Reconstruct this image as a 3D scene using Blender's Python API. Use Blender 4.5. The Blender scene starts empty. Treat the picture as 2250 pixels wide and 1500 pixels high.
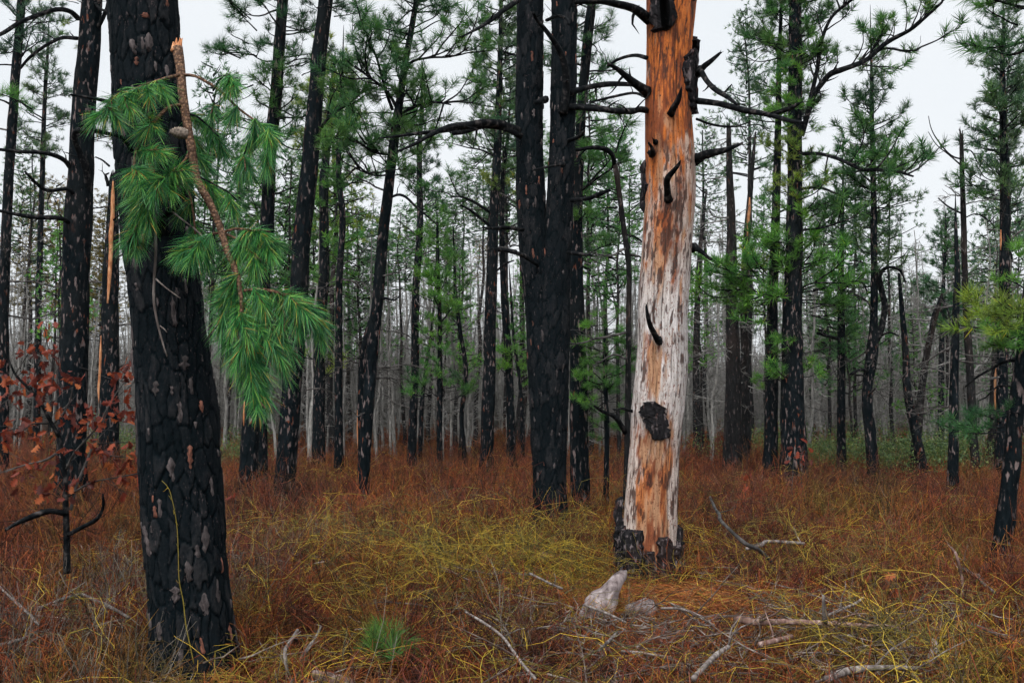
import bpy, math, random
import numpy as np
from mathutils import Vector, Matrix

SC = bpy.context.scene
rng = np.random.default_rng(11)
random.seed(11)
R = math.radians

# ------------------------------------------------------------------ camera
FPX, CX, CY, HORIZ = 2187.0, 1125.0, 750.0, 880.0        # photograph pixels
CAMZ = 1.5
PITCH = math.atan((HORIZ - CY) / FPX)
cam = bpy.data.cameras.new('camera')
cam.sensor_width = 36.0
cam.lens = 36.0 * FPX / 2250.0
cam.clip_start, cam.clip_end = 0.05, 2000
camo = bpy.data.objects.new('camera', cam)
SC.collection.objects.link(camo)
camo.location = (0, 0, CAMZ)
camo.rotation_euler = (R(90) + PITCH, 0, 0)
SC.camera = camo

# ------------------------------------------------------------------ sky and sun (overcast)
SUN_EL, SUN_AZ = R(50), R(205)
w = bpy.data.worlds.new('World'); SC.world = w; w.use_nodes = True
nt = w.node_tree
bg = nt.nodes['Background']; bg.inputs['Strength'].default_value = 0.1
sky = nt.nodes.new('ShaderNodeTexSky'); sky.sky_type = 'NISHITA'; sky.sun_disc = False
sky.sun_elevation = SUN_EL; sky.sun_rotation = SUN_AZ
sky.air_density = 1.0; sky.dust_density = 4.0
tc = nt.nodes.new('ShaderNodeTexCoord')
mp = nt.nodes.new('ShaderNodeMapping'); mp.inputs['Scale'].default_value = (1, 1, 3)
nz = nt.nodes.new('ShaderNodeTexNoise'); nz.inputs['Scale'].default_value = 1.6; nz.inputs['Detail'].default_value = 4
rp = nt.nodes.new('ShaderNodeValToRGB')
rp.color_ramp.elements[0].position = 0.3; rp.color_ramp.elements[0].color = (3.45, 3.65, 3.82, 1)
rp.color_ramp.elements[1].position = 0.7; rp.color_ramp.elements[1].color = (3.82, 3.94, 4.06, 1)
mx = nt.nodes.new('ShaderNodeMixRGB'); mx.inputs[0].default_value = 0.96
nt.links.new(tc.outputs['Generated'], mp.inputs['Vector']); nt.links.new(mp.outputs[0], nz.inputs['Vector'])
nt.links.new(nz.outputs['Fac'], rp.inputs[0])
nt.links.new(sky.outputs[0], mx.inputs[1]); nt.links.new(rp.outputs[0], mx.inputs[2])
nt.links.new(mx.outputs[0], bg.inputs['Color'])
sl = bpy.data.lights.new('sun', 'SUN'); sl.energy = 1.5; sl.angle = R(50); sl.color = (1.0, 0.97, 0.93)
so = bpy.data.objects.new('sun', sl); SC.collection.objects.link(so)
# light from behind the camera, a little to the left, high
sd = Vector((math.cos(SUN_EL) * -0.35, math.cos(SUN_EL) * -0.94, math.sin(SUN_EL)))
so.rotation_euler = sd.to_track_quat('Z', 'Y').to_euler()
so.location = (0, 0, 30)

SC.render.engine = 'CYCLES'
SC.view_settings.view_transform = 'Standard'; SC.view_settings.look = 'None'
SC.view_settings.exposure = 1.28; SC.view_settings.gamma = 1.0
SC.view_settings.use_curve_mapping = False
cy = SC.cycles
cy.max_bounces = 4; cy.diffuse_bounces = 2; cy.glossy_bounces = 1; cy.transmission_bounces = 2
cy.transparent_max_bounces = 4; cy.use_denoising = True; cy.caustics_reflective = False; cy.caustics_refractive = False
cy.sample_clamp_indirect = 4.0
cy.use_adaptive_sampling = True; cy.adaptive_threshold = 0.03; cy.adaptive_min_samples = 20
SC.render.filter_size = 1.2

# ------------------------------------------------------------------ pixel helpers (a point of the photograph at a chosen distance)
CP, SP = math.cos(PITCH), math.sin(PITCH)
def at(px, py, Y):
    dx = (px - CX) / FPX; dv = (CY - py) / FPX
    dy = CP - dv * SP; dz = SP + dv * CP
    t = Y / dy
    return np.array([dx * t, Y, CAMZ + dz * t])
def gz(x, y):
    return 0.05 * np.sin(x * 0.9 + 1.3) * np.cos(y * 0.7) + 0.06 * np.sin(x * 0.31 + y * 0.23) - .065
def gp(px, py, z=0.1):                                     # the point of the height z under that pixel
    dx = (px - CX) / FPX; dv = (CY - py) / FPX
    dy = CP - dv * SP; dz = SP + dv * CP
    t = (z - CAMZ) / dz
    return np.array([dx * t, dy * t, z])
def nrm(v):
    v = np.asarray(v, float); return v / (np.linalg.norm(v, axis=-1, keepdims=True) + 1e-12)

def vnoise(p, seed=0):                                     # value noise on an (n,3) array
    p = np.asarray(p, float); i = np.floor(p).astype(np.int64); f = p - i; f = f * f * (3 - 2 * f)
    def h(a, b, c):
        n = (a * 374761393 + b * 668265263 + c * 2147483647 + seed * 974711) & 0xffffffff
        n = ((n ^ (n >> 13)) * 1274126177) & 0xffffffff
        return ((n ^ (n >> 16)) & 0xffff) / 65535.0
    r = 0
    for a in (0, 1):
        for b in (0, 1):
            for c in (0, 1):
                wgt = (f[:, 0] if a else 1 - f[:, 0]) * (f[:, 1] if b else 1 - f[:, 1]) * (f[:, 2] if c else 1 - f[:, 2])
                r = r + wgt * h(i[:, 0] + a, i[:, 1] + b, i[:, 2] + c)
    return r
def fbm(p, o=4, seed=0):
    s = 0; a = 0.5; q = np.asarray(p, float)
    for k in range(o):
        s = s + a * vnoise(q, seed + k * 17); q = q * 2.03; a *= 0.5
    return s / (1 - 0.5 ** o)
def smooth(a, b, x):
    t = np.clip((x - a) / (b - a), 0, 1); return t * t * (3 - 2 * t)

# ------------------------------------------------------------------ mesh helpers
class MB:
    def __init__(s): s.v = []; s.q = []; s.t = []; s.n = 0
    def add(s, v, q=None, t=None):
        v = np.asarray(v, float).reshape(-1, 3)
        if q is not None and len(q): s.q.append(np.asarray(q, np.int64).reshape(-1, 4) + s.n)
        if t is not None and len(t): s.t.append(np.asarray(t, np.int64).reshape(-1, 3) + s.n)
        s.v.append(v); s.n += len(v); return s
    def mesh(s, name, mat=None, smooth_=True, origin=None):
        v = np.concatenate(s.v)
        if origin is not None: v = v - np.asarray(origin)
        q = np.concatenate(s.q) if s.q else np.zeros((0, 4), np.int64)
        t = np.concatenate(s.t) if s.t else np.zeros((0, 3), np.int64)
        me = bpy.data.meshes.new(name)
        me.vertices.add(len(v)); me.vertices.foreach_set('co', v.astype(np.float32).ravel())
        loops = np.concatenate([q.ravel(), t.ravel()]).astype(np.int32)
        tot = np.concatenate([np.full(len(q), 4), np.full(len(t), 3)]).astype(np.int32)
        st = np.concatenate([[0], np.cumsum(tot)[:-1]]).astype(np.int32)
        me.loops.add(len(loops)); me.loops.foreach_set('vertex_index', loops)
        me.polygons.add(len(tot)); me.polygons.foreach_set('loop_start', st); me.polygons.foreach_set('loop_total', tot)
        me.polygons.foreach_set('use_smooth', np.full(len(tot), smooth_))
        if mat: me.materials.append(mat)
        me.update(calc_edges=True); me.validate()
        return me

def frames(P):
    P = np.asarray(P, float); T = np.empty_like(P)
    T[..., 1:-1, :] = P[..., 2:, :] - P[..., :-2, :]; T[..., 0, :] = P[..., 1, :] - P[..., 0, :]; T[..., -1, :] = P[..., -1, :] - P[..., -2, :]
    T = nrm(T)
    ref = nrm(P[..., -1:, :] - P[..., :1, :])
    a = np.where(np.abs(ref[..., 2:3]) > 0.7, np.array([1.0, 0.13, 0.0]), np.array([0.13, 0.0, 1.0]))
    U = nrm(np.cross(np.broadcast_to(a, T.shape), T)); V = np.cross(T, U)
    return T, U, V
def tubes(mb, P, Rd, sides=3):                             # P (n,k,3), Rd (n,k)
    P = np.asarray(P, float); Rd = np.asarray(Rd, float)
    if P.ndim == 2: P = P[None]; Rd = Rd[None]
    n, k, _ = P.shape
    T, U, V = frames(P)
    an = np.arange(sides) * 2 * math.pi / sides
    c, s = np.cos(an), np.sin(an)
    W = P[:, :, None, :] + Rd[:, :, None, None] * (U[:, :, None, :] * c[None, None, :, None] + V[:, :, None, :] * s[None, None, :, None])
    ids = np.arange(n * k * sides).reshape(n, k, sides)
    nx = np.roll(ids, -1, axis=2)
    q = np.stack([ids[:, :-1], nx[:, :-1], nx[:, 1:], ids[:, 1:]], -1).reshape(-1, 4)
    t = []
    for j in range(1, sides - 1):
        t.append(np.stack([ids[:, -1, 0], ids[:, -1, j], ids[:, -1, j + 1]], -1))
        t.append(np.stack([ids[:, 0, 0], ids[:, 0, j + 1], ids[:, 0, j]], -1))
    mb.add(W.reshape(-1, 3), q, np.concatenate(t))
def rough_tube(mb, pts, rad, sides=8, step=0.12, amp=0.1, seed=0, wob=.45, wf=3.0):      # resampled, knobbly limb
    pts = np.asarray(pts, float); rad = np.asarray(rad, float)
    d = np.r_[0, np.cumsum(np.linalg.norm(np.diff(pts, axis=0), axis=1))]
    m = max(3, int(d[-1] / step) + 1); s = np.linspace(0, d[-1], m)
    P = catmull(pts, d, s); r = np.interp(s, d, rad)
    P = P + (np.stack([vnoise(np.c_[s * wf, 0 * s + .5, 0 * s + k + .5], seed + k) for k in range(3)], 1) - .5) * (r[:, None] * wob)
    T, U, V = frames(P[None]); U, V = U[0], V[0]
    an = np.arange(sides) * 2 * math.pi / sides
    rr = r[:, None] * (1 + amp * 2 * (vnoise(np.c_[np.repeat(s, sides) * 4, np.tile(np.cos(an), m) * 1.5, np.tile(np.sin(an), m) * 1.5], seed + 9).reshape(m, sides) - .5))
    W = P[:, None] + rr[:, :, None] * (U[:, None] * np.cos(an)[None, :, None] + V[:, None] * np.sin(an)[None, :, None])
    ids = np.arange(m * sides).reshape(m, sides); nx = np.roll(ids, -1, 1)
    q = np.stack([ids[:-1], nx[:-1], nx[1:], ids[1:]], -1).reshape(-1, 4)
    t = [[ids[-1, 0], ids[-1, j], ids[-1, j + 1]] for j in range(1, sides - 1)] + [[ids[0, 0], ids[0, j + 1], ids[0, j]] for j in range(1, sides - 1)]
    mb.add(W.reshape(-1, 3), q, t)
    return P, r
def catmull(pts, d, s):
    out = np.empty((len(s), 3))
    if len(pts) < 3:
        for k in range(3): out[:, k] = np.interp(s, d, pts[:, k])
        return out
    m = np.gradient(pts, d, axis=0)
    i = np.clip(np.searchsorted(d, s, side='right') - 1, 0, len(d) - 2)
    h = (d[i + 1] - d[i])[:, None]; u = ((s - d[i])[:, None]) / h
    return ((2 * u**3 - 3 * u**2 + 1) * pts[i] + (u**3 - 2 * u**2 + u) * h * m[i] + (-2 * u**3 + 3 * u**2) * pts[i + 1] + (u**3 - u**2) * h * m[i + 1])

def blades1(mb, P, D, L, W):                               # straight needles, one triangle each
    n = len(P); S = nrm(np.cross(D, rng.normal(size=(n, 3)))) * (W * 0.5)[:, None]
    v = np.stack([P - S, P + S, P + D * L[:, None]], 1)
    mb.add(v.reshape(-1, 3), t=np.arange(3 * n).reshape(n, 3))
def blades2(mb, P, D, L, W, bend):                         # bent needles, a quad and a triangle each
    n = len(P); S = nrm(np.cross(D, rng.normal(size=(n, 3)))) * (W * 0.5)[:, None]
    M = P + D * (L * 0.55)[:, None] + bend * 0.25; E = P + D * L[:, None] * 0.98 + bend
    v = np.stack([P - S, P + S, M + S * 0.9, M - S * 0.9, E], 1)
    i = np.arange(n)[:, None] * 5
    mb.add(v.reshape(-1, 3), q=i + np.array([[0, 1, 2, 3]]), t=i + np.array([[3, 2, 4]]))
def tuft(P, A, n, shoot, nl, a0=18, a1=75):                # base points and directions of the needles round a shoot
    A = nrm(A); u = rng.random(n) ** 0.8
    B = np.asarray(P) - A * (u * shoot)[:, None]
    ang = np.radians(a0 + (a1 - a0) * np.clip(u * 0.75 + rng.random(n) * 0.35, 0, 1))
    ph = rng.random(n) * 2 * math.pi
    h = np.array([0, 0, 1.0]) if abs(A[2]) < .9 else np.array([1.0, 0, 0])
    U = nrm(np.cross(h, A)); V = np.cross(A, U)
    D = A * np.cos(ang)[:, None] + (U * np.cos(ph)[:, None] + V * np.sin(ph)[:, None]) * np.sin(ang)[:, None]
    return B, D, nl * rng.uniform(.75, 1.1, n)

# ------------------------------------------------------------------ objects
def link(name, data, parent=None, mat_world=None, loc=None):
    o = bpy.data.objects.new(name, data); SC.collection.objects.link(o)
    if parent is not None: o.parent = parent
    if loc is not None: o.location = loc
    return o
def tag(o, label=None, cat=None, group=None, kind=None):
    if label: o['label'] = label
    if cat: o['category'] = cat
    if group: o['group'] = group
    if kind: o['kind'] = kind
    return o
def thing(name, loc, label, cat, group=None):
    o = link(name, None); o.location = loc; o.empty_display_size = .1
    return tag(o, label, cat, group)
def part(name, mb, mat, parent, kind=None, smooth_=True):
    o = link(name, mb.mesh(name, mat, smooth_, origin=tuple(parent.location) if parent.parent is None else None), parent)
    if kind: o['kind'] = kind
    return o

# ------------------------------------------------------------------ materials
class NT:
    def __init__(s, name, rough=.85, spec=.25):
        s.m = bpy.data.materials.new(name); s.m.use_nodes = True; s.t = s.m.node_tree; s.b = s.t.nodes['Principled BSDF']
        s.b.inputs['Roughness'].default_value = rough; s.b.inputs['Specular IOR Level'].default_value = spec
        s.out = s.t.nodes['Material Output']
    def n(s, typ, **kw):
        nd = s.t.nodes.new('ShaderNode' + typ)
        for k, v in kw.items():
            if hasattr(nd, k) and k not in nd.inputs: setattr(nd, k, v)
        return nd
    def l(s, a, b): s.t.links.new(a, b)
    def coord(s, kind='Object', scale=(1, 1, 1)):
        c = s.n('TexCoord'); m = s.n('Mapping'); m.inputs['Scale'].default_value = scale
        s.l(c.outputs[kind], m.inputs[0]); return m.outputs[0]
    def world(s, scale=(1, 1, 1)):
        c = s.n('NewGeometry'); m = s.n('Mapping'); m.inputs['Scale'].default_value = scale
        s.l(c.outputs['Position'], m.inputs[0]); return m.outputs[0]
    def noise(s, vec, scale, detail=4, rough=.55):
        x = s.n('TexNoise'); x.inputs['Scale'].default_value = scale; x.inputs['Detail'].default_value = detail; x.inputs['Roughness'].default_value = rough
        s.l(vec, x.inputs['Vector']); return x.outputs['Fac']
    def ramp(s, fac, stops):
        r = s.n('ValToRGB'); e = r.color_ramp.elements
        while len(e) < len(stops): e.new(.5)
        for el, (p, c) in zip(e, stops):
            el.position = p; el.color = (*c, 1) if not isinstance(c, (int, float)) else (c, c, c, 1)
        s.l(fac, r.inputs[0]); return r.outputs[0]
    def mix(s, f, a, b, mode='MIX'):
        x = s.n('MixRGB'); x.blend_type = mode
        for i, v in ((0, f), (1, a), (2, b)):
            if isinstance(v, (int, float)): x.inputs[i].default_value = v
            elif isinstance(v, tuple): x.inputs[i].default_value = (*v, 1)
            else: s.l(v, x.inputs[i])
        return x.outputs[0]
    def color(s, c): s.l(c, s.b.inputs['Base Color'])
    def bump(s, h, strength=.5, dist=.01):
        x = s.n('Bump'); x.inputs['Strength'].default_value = strength; x.inputs['Distance'].default_value = dist
        s.l(h, x.inputs['Height']); s.l(x.outputs[0], s.b.inputs['Normal'])
    def translucent(s, c, f):
        t = s.n('BsdfTranslucent'); m = s.n('MixShader'); m.inputs[0].default_value = f
        s.l(c, t.inputs['Color']); s.l(s.b.outputs[0], m.inputs[1]); s.l(t.outputs[0], m.inputs[2]); s.l(m.outputs[0], s.out.inputs['Surface'])

def m_bark(name, dark, mid, pale, rust, amount, sc=1.0):
    k = NT(name, .9, .04)
    v = k.coord('Object', (1, 1, .38))
    vo = k.n('TexVoronoi'); vo.feature = 'F1'; vo.inputs['Scale'].default_value = 16 * sc; k.l(v, vo.inputs['Vector'])
    n1 = k.noise(v, 9 * sc, 5); n2 = k.noise(v, 38 * sc, 4)
    base = k.ramp(k.mix(.5, n1, n2), [(.32, dark), (.58, mid), (.74, tuple(x * 3.2 for x in mid))])
    big = k.noise(k.coord('Object', (1, 1, .5)), 1.7, 3); inf = k.n('ObjectInfo')
    base = k.mix(k.ramp(big, [(.5, 0.0), (.72, .5)]), base, tuple(x * f_ for x, f_ in zip(mid, (3.4, 2.2, 1.7))))
    f1 = k.noise(k.coord('Object', (1, 1, .30)), 27 * sc, 3, .5); f2 = k.noise(k.coord('Object', (1, 1, .45)), 5 * sc, 3, .6); f3 = k.noise(k.coord('Object', (1, 1, .6)), 8 * sc, 2)
    lo = .68 - amount * .28
    fleck = k.mix(1.0, k.ramp(f1, [(lo, 0.0), (lo + .045, 1.0)]), k.ramp(f2, [(.38, .15), (.56, 1.0)]), 'MULTIPLY')
    pc = k.mix(k.ramp(f3, [(.56, 0.0), (.62, 1.0)]), pale, rust)
    pc = k.mix(.6, pc, k.ramp(n2, [(.3, .25), (.7, 1.0)]), 'MULTIPLY')
    k.color(k.mix(fleck, base, pc))
    h = k.mix(.5, vo.outputs['Distance'], n2)
    k.bump(h, .9, .03)
    return k.m
M = {}
M['bark'] = m_bark('charred_bark', (.0006, .0022, .0032), (.0060, .0095, .0120), (.20, .155, .15), (.18, .06, .035), .34)
M['bark_grey'] = m_bark('grey_bark', (.0025, .0038, .0048), (.020, .020, .021), (.16, .13, .125), (.18, .07, .04), .26)
k = NT('hero_bark', .85, .06)
v = k.coord('Object', (1, 1, .5)); n1 = k.noise(v, 26, 6, .7); n2 = k.noise(v, 110, 3)
at_ = k.n('Attribute'); at_.attribute_name = 'ridge'
tone = k.mix(.45, at_.outputs['Fac'], k.mix(.4, n1, n2))
hb = k.ramp(tone, [(.28, (.0003, .0012, .0020)), (.46, (.0012, .0040, .0058)), (.62, (.0060, .0090, .0115)), (.80, (.030, .029, .031))])
fl = k.noise(k.coord('Object', (1, 1, .4)), 75, 4, .7); fl2 = k.noise(k.coord('Object', (1, 1, .5)), 7, 3)
fm = k.mix(1.0, k.ramp(fl, [(.60, 0.0), (.68, 1.0)]), k.ramp(fl2, [(.42, 0.0), (.62, .8)]), 'MULTIPLY')
k.color(k.mix(fm, hb, (.13, .098, .10))); k.bump(k.mix(.5, n1, n2), .9, .012); M['hero_bark'] = k.m
def m_plate(name, a, b, c):
    k = NT(name, .8, .25); v = k.coord('Object', (1, 1, .4)); n1 = k.noise(v, 60, 5, .65)
    inf = k.n('ObjectInfo')
    k.color(k.mix(k.ramp(inf.outputs['Random'], [(.2, 0.0), (.9, .7)]), k.ramp(n1, [(.3, a), (.5, b), (.7, c)]), k.ramp(n1, [(.35, a), (.65, tuple(x * .6 for x in b))]))); k.bump(n1, .6, .004); return k.m
M['plate'] = m_plate('bark_scale_grey', (.012, .011, .012), (.070, .057, .058), (.17, .145, .145))
M['plate_rust'] = m_plate('bark_scale_rust', (.03, .015, .012), (.18, .068, .045), (.30, .13, .09))
k = NT('needles', .5, .35)
inf = k.n('ObjectInfo'); geo = k.n('NewGeometry')
ri = geo.outputs['Random Per Island']
var = k.ramp(ri, [(0, (.45, .50, .55)), (.5, (.95, 1.0, .95)), (.9, (1.45, 1.35, .9)), (.985, (1.6, 1.4, .8)), (1.0, (6.0, 2.2, .6))])
pos = k.noise(k.world(), 1.1, 2); pv = k.ramp(pos, [(.35, (.70, .80, .95)), (.65, (1.35, 1.2, .8))])
col = k.mix(1.0, k.mix(1.0, inf.outputs['Color'], var, 'MULTIPLY'), pv, 'MULTIPLY')
k.color(col); k.translucent(col, .35); M['needles'] = k.m
k = NT('near_needles', .42, .4)
geo = k.n('NewGeometry'); inf = k.n('ObjectInfo')
col = k.ramp(geo.outputs['Random Per Island'], [(0, (.008, .050, .024)), (.35, (.028, .18, .062)), (.75, (.095, .36, .085)), (.945, (.30, .54, .11)), (.955, (.62, .42, .07)), (1, (.46, .26, .05))])
col = k.mix(1.0, col, k.ramp(inf.outputs['Random'], [(0, (.7, .78, .85)), (1, (1.25, 1.2, 1.0))]), 'MULTIPLY')
k.color(col); k.translucent(col, .3); M['near_needles'] = k.m
k = NT('twig_bark', .85, .05); v = k.coord('Object', (1, 1, 1)); n1 = k.noise(v, 18, 4)
k.color(k.ramp(n1, [(.3, (.0012, .0025, .0034)), (.55, (.009, .0105, .012)), (.72, (.080, .070, .068))])); k.bump(n1, .6, .01); M['limb'] = k.m
k = NT('orange_shoot', .75, .25); v = k.coord('Object'); n1 = k.noise(v, 55, 3); vo = k.n('TexVoronoi'); vo.inputs['Scale'].default_value = 70; k.l(v, vo.inputs['Vector'])
k.color(k.mix(k.ramp(vo.outputs['Distance'], [(.25, 0.0), (.6, .85)]), k.ramp(n1, [(.3, (.10, .055, .034)), (.7, (.30, .17, .10))]), (.045, .022, .014))); k.bump(vo.outputs['Distance'], 1, .006); M['shoot'] = k.m
k = NT('torn_wood', .7, .3); v = k.coord('Object', (1, 1, .25)); n1 = k.noise(v, 30, 4)
k.color(k.ramp(n1, [(.3, (.22, .075, .03)), (.5, (.48, .20, .085)), (.7, (.62, .36, .20))])); k.bump(n1, .7, .01); M['torn'] = k.m
def m_dead(name, a, b, c, sc=12):
    k = NT(name, .9, .15); v = k.coord('Object', (1, 1, .3)); n1 = k.noise(v, sc, 5); inf = k.n('ObjectInfo')
    k.color(k.mix(1.0, k.ramp(n1, [(.3, a), (.52, b), (.72, c)]), k.ramp(inf.outputs['Random'], [(0, .6), (1, 1.25)]), 'MULTIPLY')); k.bump(n1, .6, .015); return k.m
M['dead'] = m_dead('dead_grey_wood', (.08, .078, .074), (.205, .20, .19), (.34, .33, .315))
M['dead_dark'] = m_dead('dead_dark_wood', (.018, .018, .019), (.060, .056, .054), (.15, .14, .135))
M['stick_dim'] = m_dead('dim_stick', (.025, .017, .014), (.095, .072, .062), (.34, .30, .27), 9)
M['stick'] = m_dead('weathered_stick', (.045, .035, .032), (.165, .14, .13), (.38, .345, .325), 25)
M['stick_red'] = m_dead('reddish_stick', (.05, .03, .026), (.20, .12, .10), (.40, .30, .27), 25)
M['slab'] = m_dead('grey_bark_slab', (.07, .052, .052), (.24, .20, .20), (.40, .355, .355), 22)
k = NT('snag_wood', .75, .25)
at_ = k.n('Attribute'); at_.attribute_name = 'paint'
v = k.coord('Object', (1, 1, .10)); n1 = k.noise(v, 60, 6, .7); v2 = k.coord('Object', (1, 1, .5)); n2 = k.noise(v2, 28, 5, .7)
c = k.mix(1.0, at_.outputs['Color'], k.ramp(n1, [(.30, (.32, .27, .25)), (.48, (.92, .90, .88)), (.70, (1.32, 1.32, 1.34))]), 'MULTIPLY')
c = k.mix(k.ramp(n2, [(.60, 0.0), (.65, .8)]), c, (.085, .026, .014))
sp = k.noise(k.coord('Object', (1, 1, .6)), 70, 3, .6)
c = k.mix(k.ramp(sp, [(.59, 0.0), (.64, .8)]), c, (.16, .045, .022))
vo = k.n('TexVoronoi'); vo.inputs['Scale'].default_value = 26; k.l(v2, vo.inputs['Vector'])
c = k.mix(k.ramp(vo.outputs['Distance'], [(.05, .9), (.11, 0.0)]), c, (.02, .012, .01))
k.color(c); k.bump(k.mix(.5, n1, n2), 1.0, .02); M['snag'] = k.m
k = NT('undergrowth', .85, .15)
inf = k.n('ObjectInfo'); geo = k.n('NewGeometry')
p1 = k.noise(k.world((1, .5, .0)), .55, 4, .65); p2 = k.noise(k.world((1, .8, .5)), 2.6, 3, .6)
patch = k.ramp(k.mix(.4, p1, p2), [(.39, (.072, .058, .024)), (.45, (.112, .062, .024)), (.49, (.128, .042, .022)), (.53, (.070, .029, .030)), (.575, (.092, .054, .030)), (.62, (.036, .027, .024))])
isl = k.ramp(geo.outputs['Random Per Island'], [(0, (.12, .12, .14)), (.25, (.45, .42, .46)), (.5, (1.25, .95, .85)), (.68, (2.0, 1.25, .8)), (.8, (1.5, 1.25, 1.1)), (.92, (2.7, 2.1, .8)), (1, (3.0, 2.8, 2.4))])
k.color(k.mix(1.0, k.mix(1.0, patch, isl, 'MULTIPLY'), k.ramp(inf.outputs['Random'], [(0, .7), (1, 1.3)]), 'MULTIPLY')); M['under'] = k.m
k = NT('grey_twigs', .85, .15); geo = k.n('NewGeometry')
k.color(k.ramp(geo.outputs['Random Per Island'], [(0, (.03, .028, .025)), (.6, (.10, .088, .072)), (1, (.24, .21, .18))])); M['greytwig'] = k.m
k = NT('greenbrier', .55, .35); geo = k.n('NewGeometry'); inf = k.n('ObjectInfo')
k.color(k.mix(1.0, k.ramp(geo.outputs['Random Per Island'], [(0, (.035, .036, .010)), (.45, (.120, .100, .014)), (.8, (.32, .235, .020)), (1, (.58, .38, .030))]), k.ramp(inf.outputs['Random'], [(0, .65), (1, 1.2)]), 'MULTIPLY')); M['brier'] = k.m
k = NT('needle_litter', .8, .2); geo = k.n('NewGeometry')
k.color(k.ramp(geo.outputs['Random Per Island'], [(0, (.05, .020, .010)), (.5, (.24, .072, .022)), (.85, (.42, .14, .035)), (1, (.50, .28, .10))])); M['litter'] = k.m
k = NT('forest_floor', .95, .1); n1 = k.noise(k.world(), 3, 6, .65); n2 = k.noise(k.world(), 40, 4, .7)
k.color(k.ramp(k.mix(.5, n1, n2), [(.32, (.006, .004, .003)), (.5, (.026, .012, .007)), (.66, (.065, .028, .014))])); k.bump(n2, 1, .03); M['floor'] = k.m
k = NT('oak_leaf', .6, .3); inf = k.n('ObjectInfo'); n1 = k.noise(k.coord('Object'), 30, 3)
col = k.mix(1.0, k.ramp(inf.outputs['Random'], [(0, (.055, .012, .010)), (.5, (.19, .034, .020)), (.8, (.30, .058, .022)), (1, (.38, .11, .03))]), k.ramp(n1, [(.3, .7), (.7, 1.2)]), 'MULTIPLY')
k.color(col); k.translucent(col, .3); M['oak'] = k.m
k = NT('evergreen_leaf', .5, .4); geo = k.n('NewGeometry')
col = k.ramp(geo.outputs['Random Per Island'], [(0, (.025, .06, .02)), (.6, (.075, .14, .04)), (1, (.20, .24, .06))]); k.color(col); k.translucent(col, .25); M['leafgreen'] = k.m
k = NT('pine_cone', .7, .3); geo = k.n('NewGeometry'); n1 = k.noise(k.coord('Object'), 60, 3)
k.color(k.ramp(n1, [(.3, (.07, .055, .045)), (.7, (.26, .21, .17))])); M['cone'] = k.m
k = NT('charred_cone', .8, .3); k.color(k.ramp(k.noise(k.coord('Object'), 60, 3), [(.3, (.005, .005, .006)), (.7, (.03, .026, .024))])); M['ccone'] = k.m

GREEN = (.060, .180, .056, 1); DARKG = (.035, .126, .056, 1); YELG = (.18, .28, .045, 1); BRIGHT = (.095, .27, .055, 1)
BLUEG = (.042, .105, .072, 1); BROWNG = (.15, .125, .04, 1); GREYG = (.066, .150, .080, 1)

# ------------------------------------------------------------------ the ground
def ground():
    xs = np.concatenate([np.linspace(-400, -30, 24), np.linspace(-29, 29, 117), np.linspace(30, 400, 24)])
    ys = np.concatenate([np.linspace(-60, -4, 12), np.linspace(-3, 60, 127), np.linspace(62, 700, 40)])
    X, Yy = np.meshgrid(xs, ys); Z = gz(X, Yy)
    n, m = X.shape; ids = np.arange(n * m).reshape(n, m)
    q = np.stack([ids[:-1, :-1], ids[:-1, 1:], ids[1:, 1:], ids[1:, :-1]], -1).reshape(-1, 4)
    o = link('ground', MB().add(np.stack([X, Yy, Z], -1), q).mesh('ground', M['floor']))
    tag(o, 'brown forest floor under the shrubs', kind='structure')
ground()

# ------------------------------------------------------------------ scatter of uncountable growth by geometry nodes
def scatter(name, protos, pts, rot, scale, idx, label, cat=None):
    col = bpy.data.collections.new(name + '_shapes')
    for i, me in enumerate(protos):
        ob = bpy.data.objects.new('%s_shape_%02d' % (name, i), me); col.objects.link(ob)
    me = bpy.data.meshes.new(name); n = len(pts)
    me.vertices.add(n); me.vertices.foreach_set('co', np.asarray(pts, np.float32).ravel())
    for an, ty, dt in (('rot', 'FLOAT_VECTOR', rot), ('scl', 'FLOAT_VECTOR', scale), ('pick', 'INT', idx)):
        a = me.attributes.new(an, ty, 'POINT')
        a.data.foreach_set('vector' if ty == 'FLOAT_VECTOR' else 'value', np.asarray(dt, np.float32 if ty != 'INT' else np.int32).ravel())
    o = link(name, me); tag(o, label, cat, kind='stuff')
    g = bpy.data.node_groups.new(name, 'GeometryNodeTree')
    g.interface.new_socket('Geometry', in_out='INPUT', socket_type='NodeSocketGeometry')
    g.interface.new_socket('Geometry', in_out='OUTPUT', socket_type='NodeSocketGeometry')
    gi = g.nodes.new('NodeGroupInput'); go = g.nodes.new('NodeGroupOutput')
    ci = g.nodes.new('GeometryNodeCollectionInfo'); ci.inputs['Collection'].default_value = col
    ci.inputs['Separate Children'].default_value = True; ci.inputs['Reset Children'].default_value = True
    ip = g.nodes.new('GeometryNodeInstanceOnPoints'); ip.inputs['Pick Instance'].default_value = True
    def attr(nm, ty):
        a = g.nodes.new('GeometryNodeInputNamedAttribute'); a.data_type = ty; a.inputs['Name'].default_value = nm; return a.outputs['Attribute']
    g.links.new(gi.outputs[0], ip.inputs['Points']); g.links.new(ci.outputs[0], ip.inputs['Instance'])
    g.links.new(attr('pick', 'INT'), ip.inputs['Instance Index']); g.links.new(attr('rot', 'FLOAT_VECTOR'), ip.inputs['Rotation'])
    g.links.new(attr('scl', 'FLOAT_VECTOR'), ip.inputs['Scale']); g.links.new(ip.outputs[0], go.inputs[0])
    md = o.modifiers.new('scatter', 'NODES'); md.node_group = g
    return o
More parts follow.
